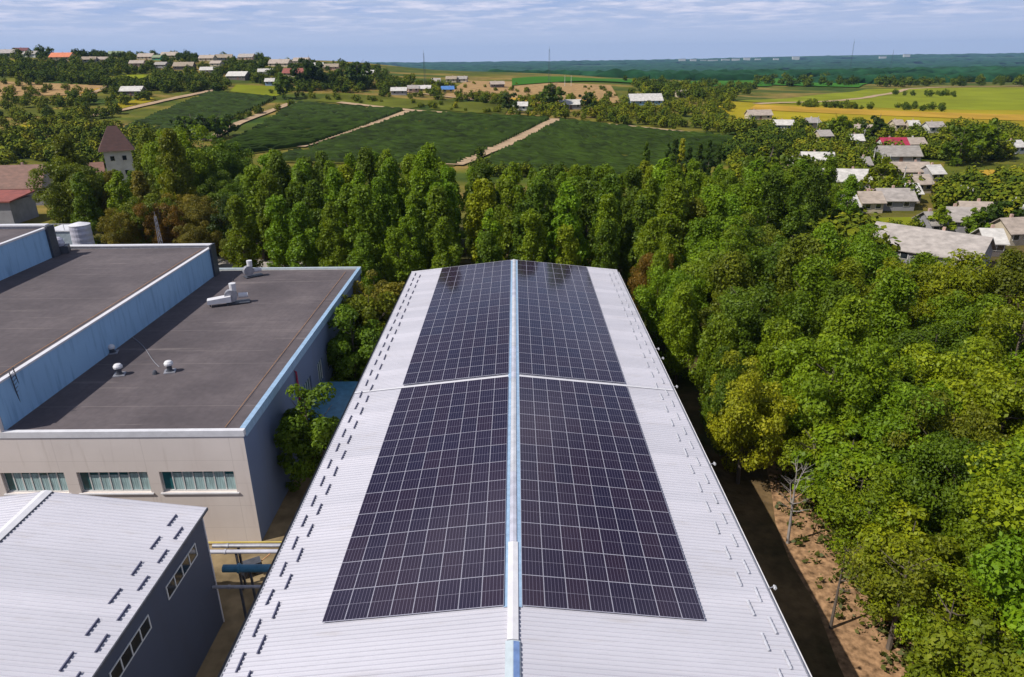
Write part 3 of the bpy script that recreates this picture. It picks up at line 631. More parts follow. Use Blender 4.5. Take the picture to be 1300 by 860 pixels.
ZONES = [ # polygon, count, height range, tint mean
 ([(0,68),(300,76),(480,90),(520,120),(380,118),(260,118),(0,122)], 900, (3, 7), .30), ([(0,66),(130,66),(330,76),(480,90),(480,93),(300,80),(0,71)], 130, (4, 8), .15),
 ([(0,124),(130,124),(250,118),(110,158),(240,190),(180,215),(0,215)], 260, (3, 7), .52), ([(170,165),(250,200),(330,225),(330,235),(185,225)], 70, (4, 7), .35),
 ([(480,95),(600,118),(640,135),(560,140),(480,128)], 90, (3, 6), .45), ([(600,126),(790,132),(940,128),(960,160),(945,178),(800,160),(640,150)], 240, (3, 6.5), .55),
 ([(570,105),(790,112),(780,132),(570,125)], 40, (2, 4.5), .5), ([(0,104),(138,108),(120,122),(0,124)], 26, (2, 5), .5), ([(310,115),(420,124),(560,133),(690,145),(690,150),(560,140),(420,130)], 36, (2, 4.5), .5), ([(300,160),(375,134),(372,130),(296,155)], 26, (2.5, 5), .4),
 ([(790,100),(960,112),(940,132),(800,125)], 130, (4, 8), .35), ([(905,178),(945,180),(1020,165),(1022,185),(960,212),(925,212)], 100, (4, 6.5), .2),
 ([(960,160),(1300,168),(1300,212),(1180,205),(1100,240),(960,200)], 330, (2.5, 6.5), .48), ([(920,215),(1010,200),(1180,245),(1190,262),(1060,275),(960,262)], 170, (3, 6.5), .45),
 ([(1190,235),(1300,240),(1300,300),(1195,275)], 130, (3, 7), .42), ([(1100,290),(1180,296),(1120,305),(1095,310)], 8, (2, 4), .55), ([(960,262),(1060,278),(1100,300),(1110,345),(1000,330)], 36, (4, 8), .5), ([(1100,345),(1300,350),(1300,360),(1100,360)], 12, (2, 3.5), .6),
 ([(600,200),(760,215),(900,225),(880,240),(600,225)], 50, (3, 5), .3), ([(1005,134),(1112,138),(1112,141),(1005,137)], 26, (2.5, 5), .35), ([(1130,120),(1240,122),(1240,125),(1130,123)], 12, (4, 6), .3), ([(1120,137),(1200,139),(1200,143),(1120,141)], 12, (3, 6), .3),
 ([(960,100),(1330,104),(1330,110),(1100,112),(960,110)], 130, (6, 10), .25)]
def distant():
    g = np.random.default_rng(77); tmpl = []
    for s in range(4):
        V, F, T = broad_crown(900+s, 1.0, .52, .04, 16, 1, .085)
        gg = np.random.default_rng(s); C_, r_ = [], []
        for _ in range(24):
            d = gg.normal(size=3); d /= np.linalg.norm(d); d *= gg.random()**.3; C_.append([d[0]*.36, d[1]*.36, .5 + d[2]*.36]); r_.append(.11 + .09*gg.random())
        P, N, T = [], [], []
        for c, r in zip(C_, r_):
            d = gg.normal(size=(17, 3)); d /= np.linalg.norm(d, axis=1)[:, None]; P.append(np.array(c) + d*r); N.append(d + gg.normal(size=d.shape)*.3 + [0, 0, .3]); T.append(np.clip(gg.normal(gg.normal(0, .08), .1, 17), -.3, .3))
        P = np.concatenate(P); N = np.concatenate(N); T = np.concatenate(T); N /= np.linalg.norm(N, axis=1)[:, None]
        a = np.cross(N, gg.normal(size=N.shape)); a /= np.linalg.norm(a, axis=1)[:, None]; b = np.cross(N, a); sz = .062
        tmpl.append((np.stack([P-a*sz, P-b*sz*.8, P+a*sz, P+b*sz*.8], 1).reshape(-1, 3), T))
    Vs, Ts = [], []; cnt = 0
    for poly, n, (h0, h1), tm in ZONES:
        x0, x1 = min(p[0] for p in poly), max(p[0] for p in poly); y0, y1 = min(p[1] for p in poly), max(p[1] for p in poly); k = tries = 0
        while k < n and tries < n*12:
            tries += 1; x, y = g.uniform(x0, x1), g.uniform(y0, y1)
            if not inpoly(x, y, poly) or any(inpoly(x, y, q) for q in OPEN) and n > 40 or trkd(x, y) < 4: continue
            p = at(x, y); h = g.uniform(h0, h1); dist = float(np.dot(p - CAM, fw)); hp = h*FPX/dist
            if any(abs(x - a) < w/2 + hp*.3 and -w*.22 - 2 < y - b < hp*.62 for a, b, w in HOUSES if w): 
                if g.random() < .88: continue
            V, T = tmpl[g.integers(4)]; a = g.random()*6.28; c, s = math.cos(a), math.sin(a); wd = h*g.uniform(.85, 1.35)
            Q = np.stack([(V[:, 0]*c - V[:, 1]*s)*wd, (V[:, 0]*s + V[:, 1]*c)*wd, V[:, 2]*h], -1) + [p[0], p[1], p[2] - .3]
            Vs.append(Q); Ts.append(np.clip(T + tm + g.normal(0, .14), 0, 1)); k += 1
    V = np.concatenate(Vs); return V, np.arange(len(V)).reshape(-1, 4), np.concatenate(Ts)
V, F, T = distant()
tag(link('village_woodland', npmesh('village_woodland', V, F, 'far_leaf', T)), 'scattered trees and bushes over the hillside and the valley village', 'woodland', kind='stuff')
def belts():
    g = np.random.default_rng(9); Vs, Fs = [], []; off = 0
    spec = [(860,60,300,2200,8,.55),(1000,60,80,1500,9,.5),(1180,90,-200,1800,10,.6),(1380,70,-400,2200,11,.6),(1650,110,-600,2200,12,.75),(1950,120,-900,2600,12,.8),(2300,160,-1300,2800,13,1),(2600,200,-1500,3000,14,1),(2950,240,-1800,3300,14,1),(3350,260,-2200,3600,15,1),(3900,320,-2600,4200,16,1),(4600,360,-3000,5000,16,.9),(5400,360,-3500,5500,17,.85),(6400,420,-4200,6000,18,.8),(7600,500,-5000,7000,20,.8)]
    for Y, dep, xa, xb, h, cov in spec:
        n = int((xb-xa)/(Y*.006 + 2)); m = 7; x = np.linspace(xa, xb, n); ph = g.random(4)*6
        gap = (np.sin(x/(Y*.13)+ph[0]) + np.sin(x/(Y*.051)+ph[1])*.7 + 1.7*(cov*2-1) + .5)
        gap = np.clip(gap*2.2, 0, 1)*np.clip(np.minimum(np.arange(n), n-1-np.arange(n))/6.0, 0, 1)
        yc = Y + 60*np.sin(x/(Y*.22)+ph[2]) + 25*np.sin(x/(Y*.09)+ph[3])
        prof = [(-.5,0),(-.46,.75),(-.3,1),(0,1),(.3,1),(.46,.8),(.5,0)]
        P = []
        for t, k in prof:
            yy = yc + t*dep + g.normal(0, dep*.05, n); hh = h*k*(.7 + .55*g.random(n))*gap - (1-gap)*3
            P.append(np.stack([x + g.normal(0, 2, n), yy, hz(x, yy) + hh], -1))
        V = np.stack(P, 1).reshape(-1, 3); Vs.append(V); Fs.append(grid_faces(n, m)+off); off += len(V)
    return np.concatenate(Vs), np.concatenate(Fs)
V, F = belts()
tag(link('far_woodland', npmesh('far_woodland', V, F, 'belt')), 'dark blue-green forest belts across the far plain', 'forest', kind='stuff')

# ------------------------------------------------------------------ the hall
ZR, SL, WE, YF, YN = 9.5, .1112, 11.89, 78.96, 8.0
def zs(x): return ZR - SL*abs(x)
hall = thing('solar_hall', 'long white metal hall whose gabled roof carries the solar panels', 'building', (0, 43, 0))
hall.location = (0, 0, 0)
def ribs(x0, x1, y0, y1, zfun, name, m, parent, per=.25, h=.05):
    ys = []; y = y0
    prof = []
    while y < y1 - .01:
        prof += [(y, 0), (min(y+per*.62, y1), 0), (min(y+per*.70, y1), h), (min(y+per*.92, y1), h)]; y += per
    prof.append((y1, 0)); k = 5
    xs_ = np.linspace(x0, x1, k); vs, fs = [], []
    for (yy, hh) in prof:
        for x in xs_: vs.append((x, yy, zfun(x) + hh))
    n = len(prof)
    sg = 1 if x1 > x0 else -1
    for i in range(n-1):
        for j in range(k-1):
            a = i*k+j; f = (a, a+1, a+k+1, a+k); fs.append(f if sg > 0 else f[::-1])
    b = MB().add(vs, fs)
    # underside and edges
    b.add([(x0,y0,zfun(x0)-.09),(x1,y0,zfun(x1)-.09),(x1,y1,zfun(x1)-.09),(x0,y1,zfun(x0)-.09),(x0,y0,zfun(x0)),(x1,y0,zfun(x1)),(x1,y1,zfun(x1)),(x0,y1,zfun(x0))],
          [(0,3,2,1),(0,1,5,4),(1,2,6,5),(2,3,7,6),(3,0,4,7)])
    return b.build(name, m, parent)
roofs = {}
for sg in (-1, 1):
    roofs[sg] = ribs(sg*.02, sg*WE, YN, YF, zs, 'roof_slope', 'roof_metal', hall)
    # seam flashing across the slope
    b = MB(); y0, y1 = 47.38, 47.56
    b.add([(sg*.3, y0, zs(.3)+.05), (sg*WE, y0, zs(WE)+.05), (sg*WE, y1, zs(WE)+.05), (sg*.3, y1, zs(.3)+.05), (sg*.3, y0, zs(.3)+.075), (sg*WE, y0, zs(WE)+.075), (sg*WE, y1, zs(WE)+.075), (sg*.3, y1, zs(.3)+.075)],
          [(0,3,2,1),(4,5,6,7),(0,1,5,4),(1,2,6,5),(2,3,7,6),(3,0,4,7)]).build('seam_flashing', 'white_trim', roofs[sg])
    # far verge trim
    b = MB(); b.add([(0, YF-.1, ZR+.08), (sg*(WE+.05), YF-.1, zs(WE)+.08), (sg*(WE+.05), YF+.15, zs(WE)+.08), (0, YF+.15, ZR+.08), (0, YF+.15, ZR-.35), (sg*(WE+.05), YF+.15, zs(WE)-.35), (0,YF-.1,ZR-.3),(sg*(WE+.05),YF-.1,zs(WE)-.3)], [(0,1,2,3),(3,2,5,4),(0,1,7,6)]).build('verge_trim', 'white_trim', hall)
    # eave: drip edge + gutter
    MB().box(min(sg*WE, sg*(WE+.05)), max(sg*WE, sg*(WE+.05)), YN, YF, zs(WE)-.16, zs(WE)+.035).build('eave_trim', 'grey_metal', hall)
    g = MB(); r = .09; xc = sg*(WE+.16); pr = [(xc + r*math.cos(a), zs(WE)-.12 + r*math.sin(a)) for a in [math.pi + i*math.pi/6 for i in range(7)]]
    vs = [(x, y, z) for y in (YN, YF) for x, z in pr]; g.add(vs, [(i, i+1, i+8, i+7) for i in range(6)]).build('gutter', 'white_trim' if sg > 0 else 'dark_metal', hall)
MB().add([(-11.5,YN+.3,-.2),(11.5,YN+.3,-.2),(11.5,YF-.3,-.2),(-11.5,YF-.3,-.2),(-11.5,YN+.3,zs(11.5)-.1),(11.5,YN+.3,zs(11.5)-.1),(11.5,YF-.3,zs(11.5)-.1),(-11.5,YF-.3,zs(11.5)-.1),(0,YN+.3,ZR-.1),(0,YF-.3,ZR-.1)],
         [(1,2,6,5),(3,0,4,7),(0,1,5,8,4),(2,3,7,9,6)]).build('wall', 'hall_wall', hall)
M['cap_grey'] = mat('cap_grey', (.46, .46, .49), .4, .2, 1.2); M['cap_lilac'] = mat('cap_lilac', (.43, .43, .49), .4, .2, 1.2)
# ridge cap in sheets
def capseg(y0, y1, hw_, m, z=0.10, name='ridge_cap', c=0, par=hall):
    return MB().add([(c-hw_, y0, zs(abs(c)+hw_)+z), (c, y0, zs(c)+z+.02), (c+hw_, y0, zs(abs(c)+hw_)+z), (c-hw_, y1, zs(abs(c)+hw_)+z), (c, y1, zs(c)+z+.02), (c+hw_, y1, zs(abs(c)+hw_)+z)] + 
        [(c-hw_, y0, zs(abs(c)+hw_)+.03), (c+hw_, y0, zs(abs(c)+hw_)+.03), (c-hw_, y1, zs(abs(c)+hw_)+.03), (c+hw_, y1, zs(abs(c)+hw_)+.03)],
        [(0,1,4,3),(1,2,5,4),(6,0,3,8),(2,7,9,5),(6,7,2,1,0),(3,4,5,9,8)]).build(name, m, par)
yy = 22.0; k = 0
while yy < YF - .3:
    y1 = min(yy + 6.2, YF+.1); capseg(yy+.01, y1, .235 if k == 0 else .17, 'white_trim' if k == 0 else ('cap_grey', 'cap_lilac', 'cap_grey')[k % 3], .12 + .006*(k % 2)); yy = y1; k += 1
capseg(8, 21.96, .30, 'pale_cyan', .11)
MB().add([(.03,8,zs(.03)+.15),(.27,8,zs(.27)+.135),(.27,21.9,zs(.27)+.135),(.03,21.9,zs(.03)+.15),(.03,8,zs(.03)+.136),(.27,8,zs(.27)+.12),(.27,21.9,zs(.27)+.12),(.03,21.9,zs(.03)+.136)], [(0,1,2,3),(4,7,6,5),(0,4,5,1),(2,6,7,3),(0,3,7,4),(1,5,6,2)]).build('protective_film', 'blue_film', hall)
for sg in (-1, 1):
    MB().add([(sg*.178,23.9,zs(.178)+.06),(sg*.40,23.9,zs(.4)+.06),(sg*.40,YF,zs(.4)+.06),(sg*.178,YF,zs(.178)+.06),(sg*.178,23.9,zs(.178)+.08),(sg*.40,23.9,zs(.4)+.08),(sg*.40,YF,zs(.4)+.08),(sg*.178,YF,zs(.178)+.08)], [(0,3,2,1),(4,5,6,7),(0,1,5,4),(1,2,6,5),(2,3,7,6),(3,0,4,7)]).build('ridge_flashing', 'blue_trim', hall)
# snow guards, two staggered lines each side
def guard_mesh(m):
    b = MB(); b.box(-.025, .025, -.5, .5, .05, .115); b.box(-.06, .06, -.5, .5, .05, .058)
    for y in (-.36, -.12, .12, .36): b.box(-.05, -.026, y-.012, y+.012, .059, .09)
    o = b.build('snow_guard', m); me = o.data; bpy.data.objects.remove(o); return me
GD, GL = guard_mesh('guard'), guard_mesh('guard_lit')
def guards(parent, me, x1, x2, y0, y1, z, ang, limit=100):
    pos = []; y = y0; k = 0
    while y < y1:
        for x, o in ((x1, 0), (x2, .95)):
            if y + o < y1: pos.append((x, y + o))
        y += 1.92
    gj = random.Random(int(y1))
    for x, y in pos[:limit]: link('snow_guard', me, parent, (x + gj.uniform(-.035, .035), y + gj.uniform(-.07, .07), z(x)), (0, ang, R(gj.uniform(-1.6, 1.6))))
aa = math.atan(SL)
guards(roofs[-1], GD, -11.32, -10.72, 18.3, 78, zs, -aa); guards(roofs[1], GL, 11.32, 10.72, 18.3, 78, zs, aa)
# floodlights on the right eave
for px, py in ((836.5, 443), (845, 455), (857, 491), (905, 589), (981.5, 746)):
    p = at(px, py, 8.15); y = p[1]
    l = MB().tube([(WE+.05, y, 8.05), (WE+.42, y, 8.2)], .025, 6).build('floodlight', 'grey_metal', hall)
    MB().add([(WE+.38,y-.1,8.12),(WE+.46,y-.1,8.06),(WE+.46,y+.1,8.06),(WE+.38,y+.1,8.12),(WE+.42,y-.1,8.24),(WE+.52,y-.1,8.18),(WE+.52,y+.1,8.18),(WE+.42,y+.1,8.24)], [(0,3,2,1),(4,5,6,7),(0,1,5,4),(1,2,6,5),(2,3,7,6),(3,0,4,7)]).build('lamp_head', 'lamp_white', l)

# ------------------------------------------------------------------ solar arrays
PW, PL, PX, PY = 0.991, 1.925, 1.0008, 1.9405
def panel_mesh():
    b = MB(); w, l, f, h = PW/2, PL/2, .011, .035
    b.box(-w, -w+f, -l, l, 0, h, 1); b.box(w-f, w, -l, l, 0, h, 1); b.box(-w+f, w-f, -l, -l+f, 0, h, 1); b.box(-w+f, w-f, l-f, l, 0, h, 1)
    b.add([(-w+f,-l+f,h-.004),(w-f,-l+f,h-.004),(w-f,l-f,h-.004),(-w+f,l-f,h-.004)], [(0,1,2,3)], 0)
    b.add([(-w+f,-l+f,.004),(w-f,-l+f,.004),(w-f,l-f,.004),(-w+f,l-f,.004)], [(3,2,1,0)], 0)
    o = b.build('solar_panel', ['solar', 'alu']); me = o.data; bpy.data.objects.remove(o); return me
PM = panel_mesh()
rg = random.Random(4)
def array(sg, y0, nrow, label):
    xo = .3814 + .005
    t = thing('solar_array', label, 'solar panels', (sg*xo, y0, zs(xo) + .115), 0, 'solar arrays on the hall roof'); t.rotation_euler = (0, sg*aa, 0)
    pos = [(sg*(i + .5)*PX/1.0, (j + .5)*PY) for j in range(nrow) for i in range(8)]
    for x, y in pos[:100]:
        link('solar_panel', PM, t, (x, y, 0), (R(rg.uniform(-.12, .12)), R(rg.uniform(-.15, .15)), 0))
    if len(pos) > 100:
        b = MB(); w, l, f, h = PW/2, PL/2, .011, .035
        for x, y in pos[100:]:
            b.box(x-w, x-w+f, y-l, y+l, 0, h, 1); b.box(x+w-f, x+w, y-l, y+l, 0, h, 1); b.box(x-w+f, x+w-f, y-l, y-l+f, 0, h, 1); b.box(x-w+f, x+w-f, y+l-f, y+l, 0, h, 1)
            b.add([(x-w+f,y-l+f,h-.004),(x+w-f,y-l+f,h-.004),(x+w-f,y+l-f,h-.004),(x-w+f,y+l-f,h-.004)], [(0,1,2,3)], 0)
        tag(b.build('solar_panels', ['solar', 'alu'], t), kind='stuff')
    b = MB()
    for j in range(nrow):
        for q in (.25, .75): link_rail = b.box(min(0, sg*8.05), max(0, sg*8.05), (j+q)*PY-.02, (j+q)*PY+.02, -.05, -.002)
    tag(b.build('mounting_rails', 'alu', t), kind='stuff')
array(-1, 23.92, 12, 'near left block of dark solar panels on the hall roof'); array(1, 23.92, 12, 'near right block of dark solar panels on the hall roof')
array(-1, 47.79, 16, 'far left block of dark solar panels beyond the white cross seam'); array(1, 47.79, 16, 'far right block of dark solar panels beyond the white cross seam')

# ------------------------------------------------------------------ near-left shed
shed = thing('metal_shed', 'white ribbed metal-roofed shed with dark shaded side wall before the factory', 'building')
XS, XE, YE, ZSR, ZSE = -26.2, -17.34, 33.42, 9.13, 7.98
ss = (ZSR-ZSE)/(XE-XS)
def zsh(x): return ZSR - ss*abs(x - XS)
sr = ribs(XS+.02, XE, 6, YE, zsh, 'roof_slope', 'roof_metal', shed)
sr2 = ribs(XS-.02, 2*XS-XE, 6, YE, zsh, 'roof_slope', 'roof_metal', shed)
MB().add([(XS-.32,6,zsh(XS-.32)+.06),(XS,6,ZSR+.10),(XS+.32,6,zsh(XS+.32)+.06),(XS-.32,YE+.05,zsh(XS-.32)+.06),(XS,YE+.05,ZSR+.10),(XS+.32,YE+.05,zsh(XS+.32)+.06)], [(0,1,4,3),(1,2,5,4)]).build('ridge_cap', 'white_trim', shed)
MB().box(XS+.33, XS+.39, 6, YE, ZSR-.02, ZSR+.03).build('ridge_joint', 'dark_metal', shed)
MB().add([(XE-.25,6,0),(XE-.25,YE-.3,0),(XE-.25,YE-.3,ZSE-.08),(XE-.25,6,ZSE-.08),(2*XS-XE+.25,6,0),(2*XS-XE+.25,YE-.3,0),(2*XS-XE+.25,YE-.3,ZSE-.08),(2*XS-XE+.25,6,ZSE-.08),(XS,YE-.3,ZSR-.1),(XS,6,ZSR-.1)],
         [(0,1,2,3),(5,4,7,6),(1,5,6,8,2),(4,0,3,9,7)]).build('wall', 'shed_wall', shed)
MB().box(XE-.02, XE+.05, 6, YE, ZSE-.12, ZSE+.03).build('eave_trim', 'dark_metal', shed)
MB().box(XE-.26, XE-.20, YE-.34, YE-.27, 0, ZSE-.1).build('corner_trim', 'white_trim', shed)
guards(sr, GD, XE-.55, XE-1.35, 17.6, YE-.5, zsh, math.atan(ss))
for y0 in (22.95, 28.3, 17.4):
    f = MB(); x = XE-.245; z0, z1, l = 6.02, 6.86, 3.5
    f.box(x, x+.05, y0, y0+l, z0, z0+.06); f.box(x, x+.05, y0, y0+l, z1-.06, z1)
    for i in range(5): f.box(x+.002, x+.052, y0 + i*(l-.06)/4, y0 + i*(l-.06)/4+.06, z0+.06, z1-.06)
    f = f.build('window', 'mullion', shed)
    for i in range(4): MB().box(x, x+.02, y0+.06+i*(l-.06)/4, y0+(i+1)*(l-.06)/4, z0+.06, z1-.06).build('pane', 'glass', f)

# ------------------------------------------------------------------ factory
fac = thing('factory_building', 'grey flat-roofed factory stepping up in three roof levels left of the hall', 'building')
FX, FY0, FY1, FZ = -17.8, 40.7, 78.6, 8.75
X2, Z2, X3, Z3 = -33.7, 11.9, -49.3, 15.0
MB().box(-75, FX, FY0+.002, FY1, FZ-.3, FZ-.002).build('roof_slab', 'concrete', fac)
def deck(x0, x1, z, y1=FY1): return box('roof_deck', 'bitumen', (x0, x1, FY0+.30, y1-.3, z-.001, z+.05), fac)
deck(X2+.0, FX-.32, FZ); deck(X3, X2-.26, Z2, 76.9); deck(-75, X3-.26, Z3, 73.6)
# front wall with window holes, x ranges
wz0, wz1 = 4.12, 5.76
wins = [(-34.7, -30.4), (-29.55, -24.75), (-23.95, -18.9)]
fr = MB(); y0, y1 = FY0, FY0+.35
xsn = [-75] + [v for w in wins for v in w] + [FX-.02]
fr.box(-75, FX-.02, y0, y1, -.2, wz0); fr.box(-75, FX-.02, y0, y1, wz1, FZ-.31)
for i in range(0, len(xsn), 2): fr.box(xsn[i], xsn[i+1], y0, y1, wz0, wz1)
fr.build('front_wall', 'facade', fac)
MB().box(-75, FX+.06, FY0-.05, FY0+.30, FZ-.30, FZ+.14).build('front_parapet', 'white_trim', fac)
for a, b in wins:
    w = MB(); yv = FY0+.22
    w.box(a+.01, b-.01, yv-.05, yv+.02, wz0+.01, wz0+.10); w.box(a+.01, b-.01, yv-.05, yv+.02, wz1-.10, wz1-.01)
    n = 7
    for i in range(n+1):
        x = a+.01 + (b-a-.10)*i/n; w.box(x, x+.08, yv-.048, yv+.018, wz0+.10, wz1-.10)
    w = w.build('window', 'mullion', fac)
    for i in range(n):
        x = a+.09 + (b-a-.10)*i/n; x2 = a+.01+(b-a-.10)*(i+1)/n
        MB().box(x, x2, yv, yv+.015, wz0+.10, wz1-.10).build('pane', 'teal_glass', w)
        if i > 0: 
            hgt = rnd.choice((.35, .0, .15)); MB().add([(x+.02+(x2-x)*k/8, yv-.012-.008*(k % 2), z) for z in (wz0+.12, wz1-.12-hgt*.6) for k in range(9)], [(k, k+1, k+10, k+9) for k in range(8)]).build('curtain', 'curtain', w)
    MB().box(a-.15, b+.15, FY0-.09, FY0-.003, wz0-.12, wz0-.02).build('sill', 'white_trim', w)
# side wall (towards the hall)
sw = MB(); ywin = [(52.4, 56.0), (58.2, 60.0), (61.5, 63.3)]
ys_ = [FY0+.002] + [v for w in ywin for v in w] + [FY1]
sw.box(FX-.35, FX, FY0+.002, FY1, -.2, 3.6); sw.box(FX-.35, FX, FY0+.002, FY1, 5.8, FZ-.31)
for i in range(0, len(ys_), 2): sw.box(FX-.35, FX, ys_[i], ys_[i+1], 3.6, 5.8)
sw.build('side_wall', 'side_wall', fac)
for a, b in ywin:
    w = MB(); n = max(2, int((b-a)/.55)); x = FX-.18
    for i in range(n+1): w.box(x-.03, x+.03, a+.01+(b-a-.08)*i/n, a+.07+(b-a-.08)*i/n, 3.62, 5.78)
    w = w.build('window', 'mullion', fac); MB().box(x-.06, x-.032, a+.01, b-.01, 3.61, 5.79).build('pane', 'teal_glass', w)
MB().box(FX-.30, FX+.07, FY0+.31, FY1+.02, FZ-.50, FZ+.16).build('side_parapet', 'blue_trim', fac)
MB().box(-75, FX+.07, FY1+.022, FY1+.30, FZ-.5, FZ+.22).build('back_parapet', 'pale_cyan', fac)
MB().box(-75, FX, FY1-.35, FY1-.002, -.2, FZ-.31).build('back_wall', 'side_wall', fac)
# raised blocks
MB().box(X2-.25, X2, FY0+.31, 76.85, FZ+.052, Z2+.02).build('step_wall', 'blue_wall', fac)
MB().box(X2-.30, X2+.06, FY0+.25, 77.2, Z2+.022, Z2+.16).build('coping', 'white_trim', fac)
MB().box(-75, X2-.31, 76.6, 76.9, Z2-2.8, Z2+.30).build('back_parapet', 'grey_metal', fac)
MB().box(-75, X2-.02, 76.55, 77.2, Z2+.302, Z2+.42).build('coping', 'white_trim', fac)
MB().box(X2+.002, X2+.22, 76.0, 77.2, FZ+.06, Z2+.45).build('end_pier', 'dark_metal', fac)
MB().box(-75, X2, FY0-.04, FY0+.26, FZ+.142, Z2+.02).build('front_upper_wall', 'facade', fac)
MB().box(X3-.25, X3, FY0+.31, 73.4, Z2+.052, Z3+.02).build('step_wall', 'blue_wall', fac)
MB().box(X3-.32, X3+.08, FY0+.25, 73.9, Z3+.022, Z3+.2).build('coping', 'white_trim', fac)
MB().box(-75, X3-.33, 73.3, 73.6, Z3-2.8, Z3+.32).build('back_parapet', 'grey_metal', fac)
MB().box(-75, X3-.0, 73.2, 73.9, Z3+.322, Z3+.46).build('coping', 'white_trim', fac)
MB().box(X3+.002, X3+.25, 73.0, 74.2, Z2+.06, Z3+.3).build('end_pier', 'dark_metal', fac)
# roof details, each standing free on the roof
def wire(name, label, pts, r=.02, m='grey_metal', cat='wire'): return tag(MB().tube(pts, r, 5).build(name, m), label, cat)
M['rust'] = mat('rust', (.42, .22, .10), .8, .3, 3)
wire('lightning_wire', 'thin rusty lightning wire along the factory roof edge facing the hall', [(FX-1.35, y, FZ+.12 + .02*math.sin(y)) for y in np.arange(41.2, 78, 1.5)], .022, 'rust')
wire('lightning_wire', 'thin rusty lightning wire along the raised middle factory roof', [(X2-.75, y, Z2+.12 + .02*math.sin(y)) for y in np.arange(41.2, 76, 1.5)], .022, 'rust')
q0, q1 = at(163, 425, 8.85), at(206, 466, 8.85)
wire('roof_cable', 'pale cable lying from the step wall towards the right-hand roof vent', [tuple(q0 + (q1-q0)*t + np.array([.25*math.sin(t*5), 0, 0])) for t in np.linspace(0, 1, 9)], .025, 'grey_metal', 'cable')
def vent(px, py, label, h=.9, r=.34):
    p = at(px, py, 8.8); t = thing('roof_vent', label, 'vent', (p[0], p[1], 8.8), .3, 'mushroom vents on the factory roof')
    MB().lathe([(.3, 0), (.3, .1), (.2, .12), (.2, h-.25)], 12).build('stem', 'dark_metal', t)
    MB().lathe([(r, h-.30), (r*1.02, h-.15), (r*.7, h), (.06, h+.06)], 14).build('cap', 'lamp_white', t)
    MB().box(-.42, .42, -.42, .42, 0, .07).build('base_plate', 'grey_metal', t)
vent(152, 476, 'left mushroom vent with pale cap on the lower factory roof'); vent(216, 472, 'right mushroom vent with pale cap on the lower factory roof')
vent(143, 448, 'small vent in shade against the blue step wall', .7, .28)
p = at(197, 475, 8.8); MB().lathe([(.22, 0), (.16, .2), (.1, .3)], 8).build('x', 'dark_metal').name = 'roof_outlet'
o = bpy.data.objects['roof_outlet']; o.location = p; tag(o, 'low dark roof outlet just left of the right mushroom vent', 'outlet')
def fan(px, py, label, s=1.0, rz=0.2, long=True):
    p = at(px, py, 8.8); t = thing('extractor_fan', label, 'fan unit', (p[0], p[1], 8.8), rz, 'extractor fans on the factory roof'); t.scale = (s, s, s)
    if long: MB().add([(-2.6,-.45,.35),(-.4,-.45,.35),(-.4,.45,.35),(-2.6,.45,.35),(-2.6,-.45,.75),(-.4,-.45,.95),(-.4,.45,.95),(-2.6,.45,.75)], [(0,3,2,1),(4,5,6,7),(0,1,5,4),(1,2,6,5),(2,3,7,6),(3,0,4,7)]).build('duct', 'white_trim', t)
    MB().tube([(-.38, -.1, .85), (-.38, .5, .85)], .62, 16).build('scroll_housing', 'grey_metal', t)
    MB().tube([(.3, .2, .8), (1.2, .2, .75)], .26, 12).build('motor', 'white_trim', t)
    MB().tube([(-.1, .2, 1.3), (-.1, .2, 2.1)], [.3, .34], 12).build('outlet_pipe', 'lamp_white', t)
    MB().box(-.9, 1.3, -.35, .75, .06, .16).build('base_frame', 'dark_metal', t)
    for x, y in ((-.8, -.3), (1.2, -.3), (-.8, .7), (1.2, .7), (-2.4, 0)): MB().box(x-.05, x+.05, y-.05, y+.05, 0, .34 if x < -2 else .06).build('foot', 'dark_metal', t)
fan(300, 386, 'large extractor fan with long white duct on the lower factory roof', 1.0, .35)
fan(321, 352, 'small extractor fan near the back edge of the lower factory roof', .9, .7, False)
def acunit():
    p = at(84, 318, 11.95); t = thing('air_handler', 'dark roof machine with shiny round cap at the back of the middle roof', 'fan unit', (p[0], p[1]-1, 11.95), .4)
    MB().box(-.9, .9, -.7, .7, 0, .8).build('body', 'dark_metal', t); MB().lathe([(.55, .8), (.6, 1.1), (.5, 1.5), (.3, 1.7), (.05, 1.76)], 16).build('cap', 'alu', t); MB().tube([(-.9, -.2, .4), (-1.7, -.4, .35)], .22, 10).build('intake', 'grey_metal', t)
acunit()
def ladder():
    a = np.array([X2+.12, 42.9, Z2+.5]); b = at(34, 525, 8.8); t = thing('ladder', 'dark steel ladder leaning on the blue step wall', 'ladder', (0, 0, 0))
    d = b - a; n = np.cross(d, [1, 0, .9]); n = n/np.linalg.norm(n)*.28
    for s in (-1, 1): MB().tube([a + s*n, b + s*n], .035, 6).build('side_rail', 'dark_metal', t)
    for i in range(1, 13): q = a + d*i/13; MB().tube([q - n, q + n], .018, 5).build('rung', 'dark_metal', t)
ladder()
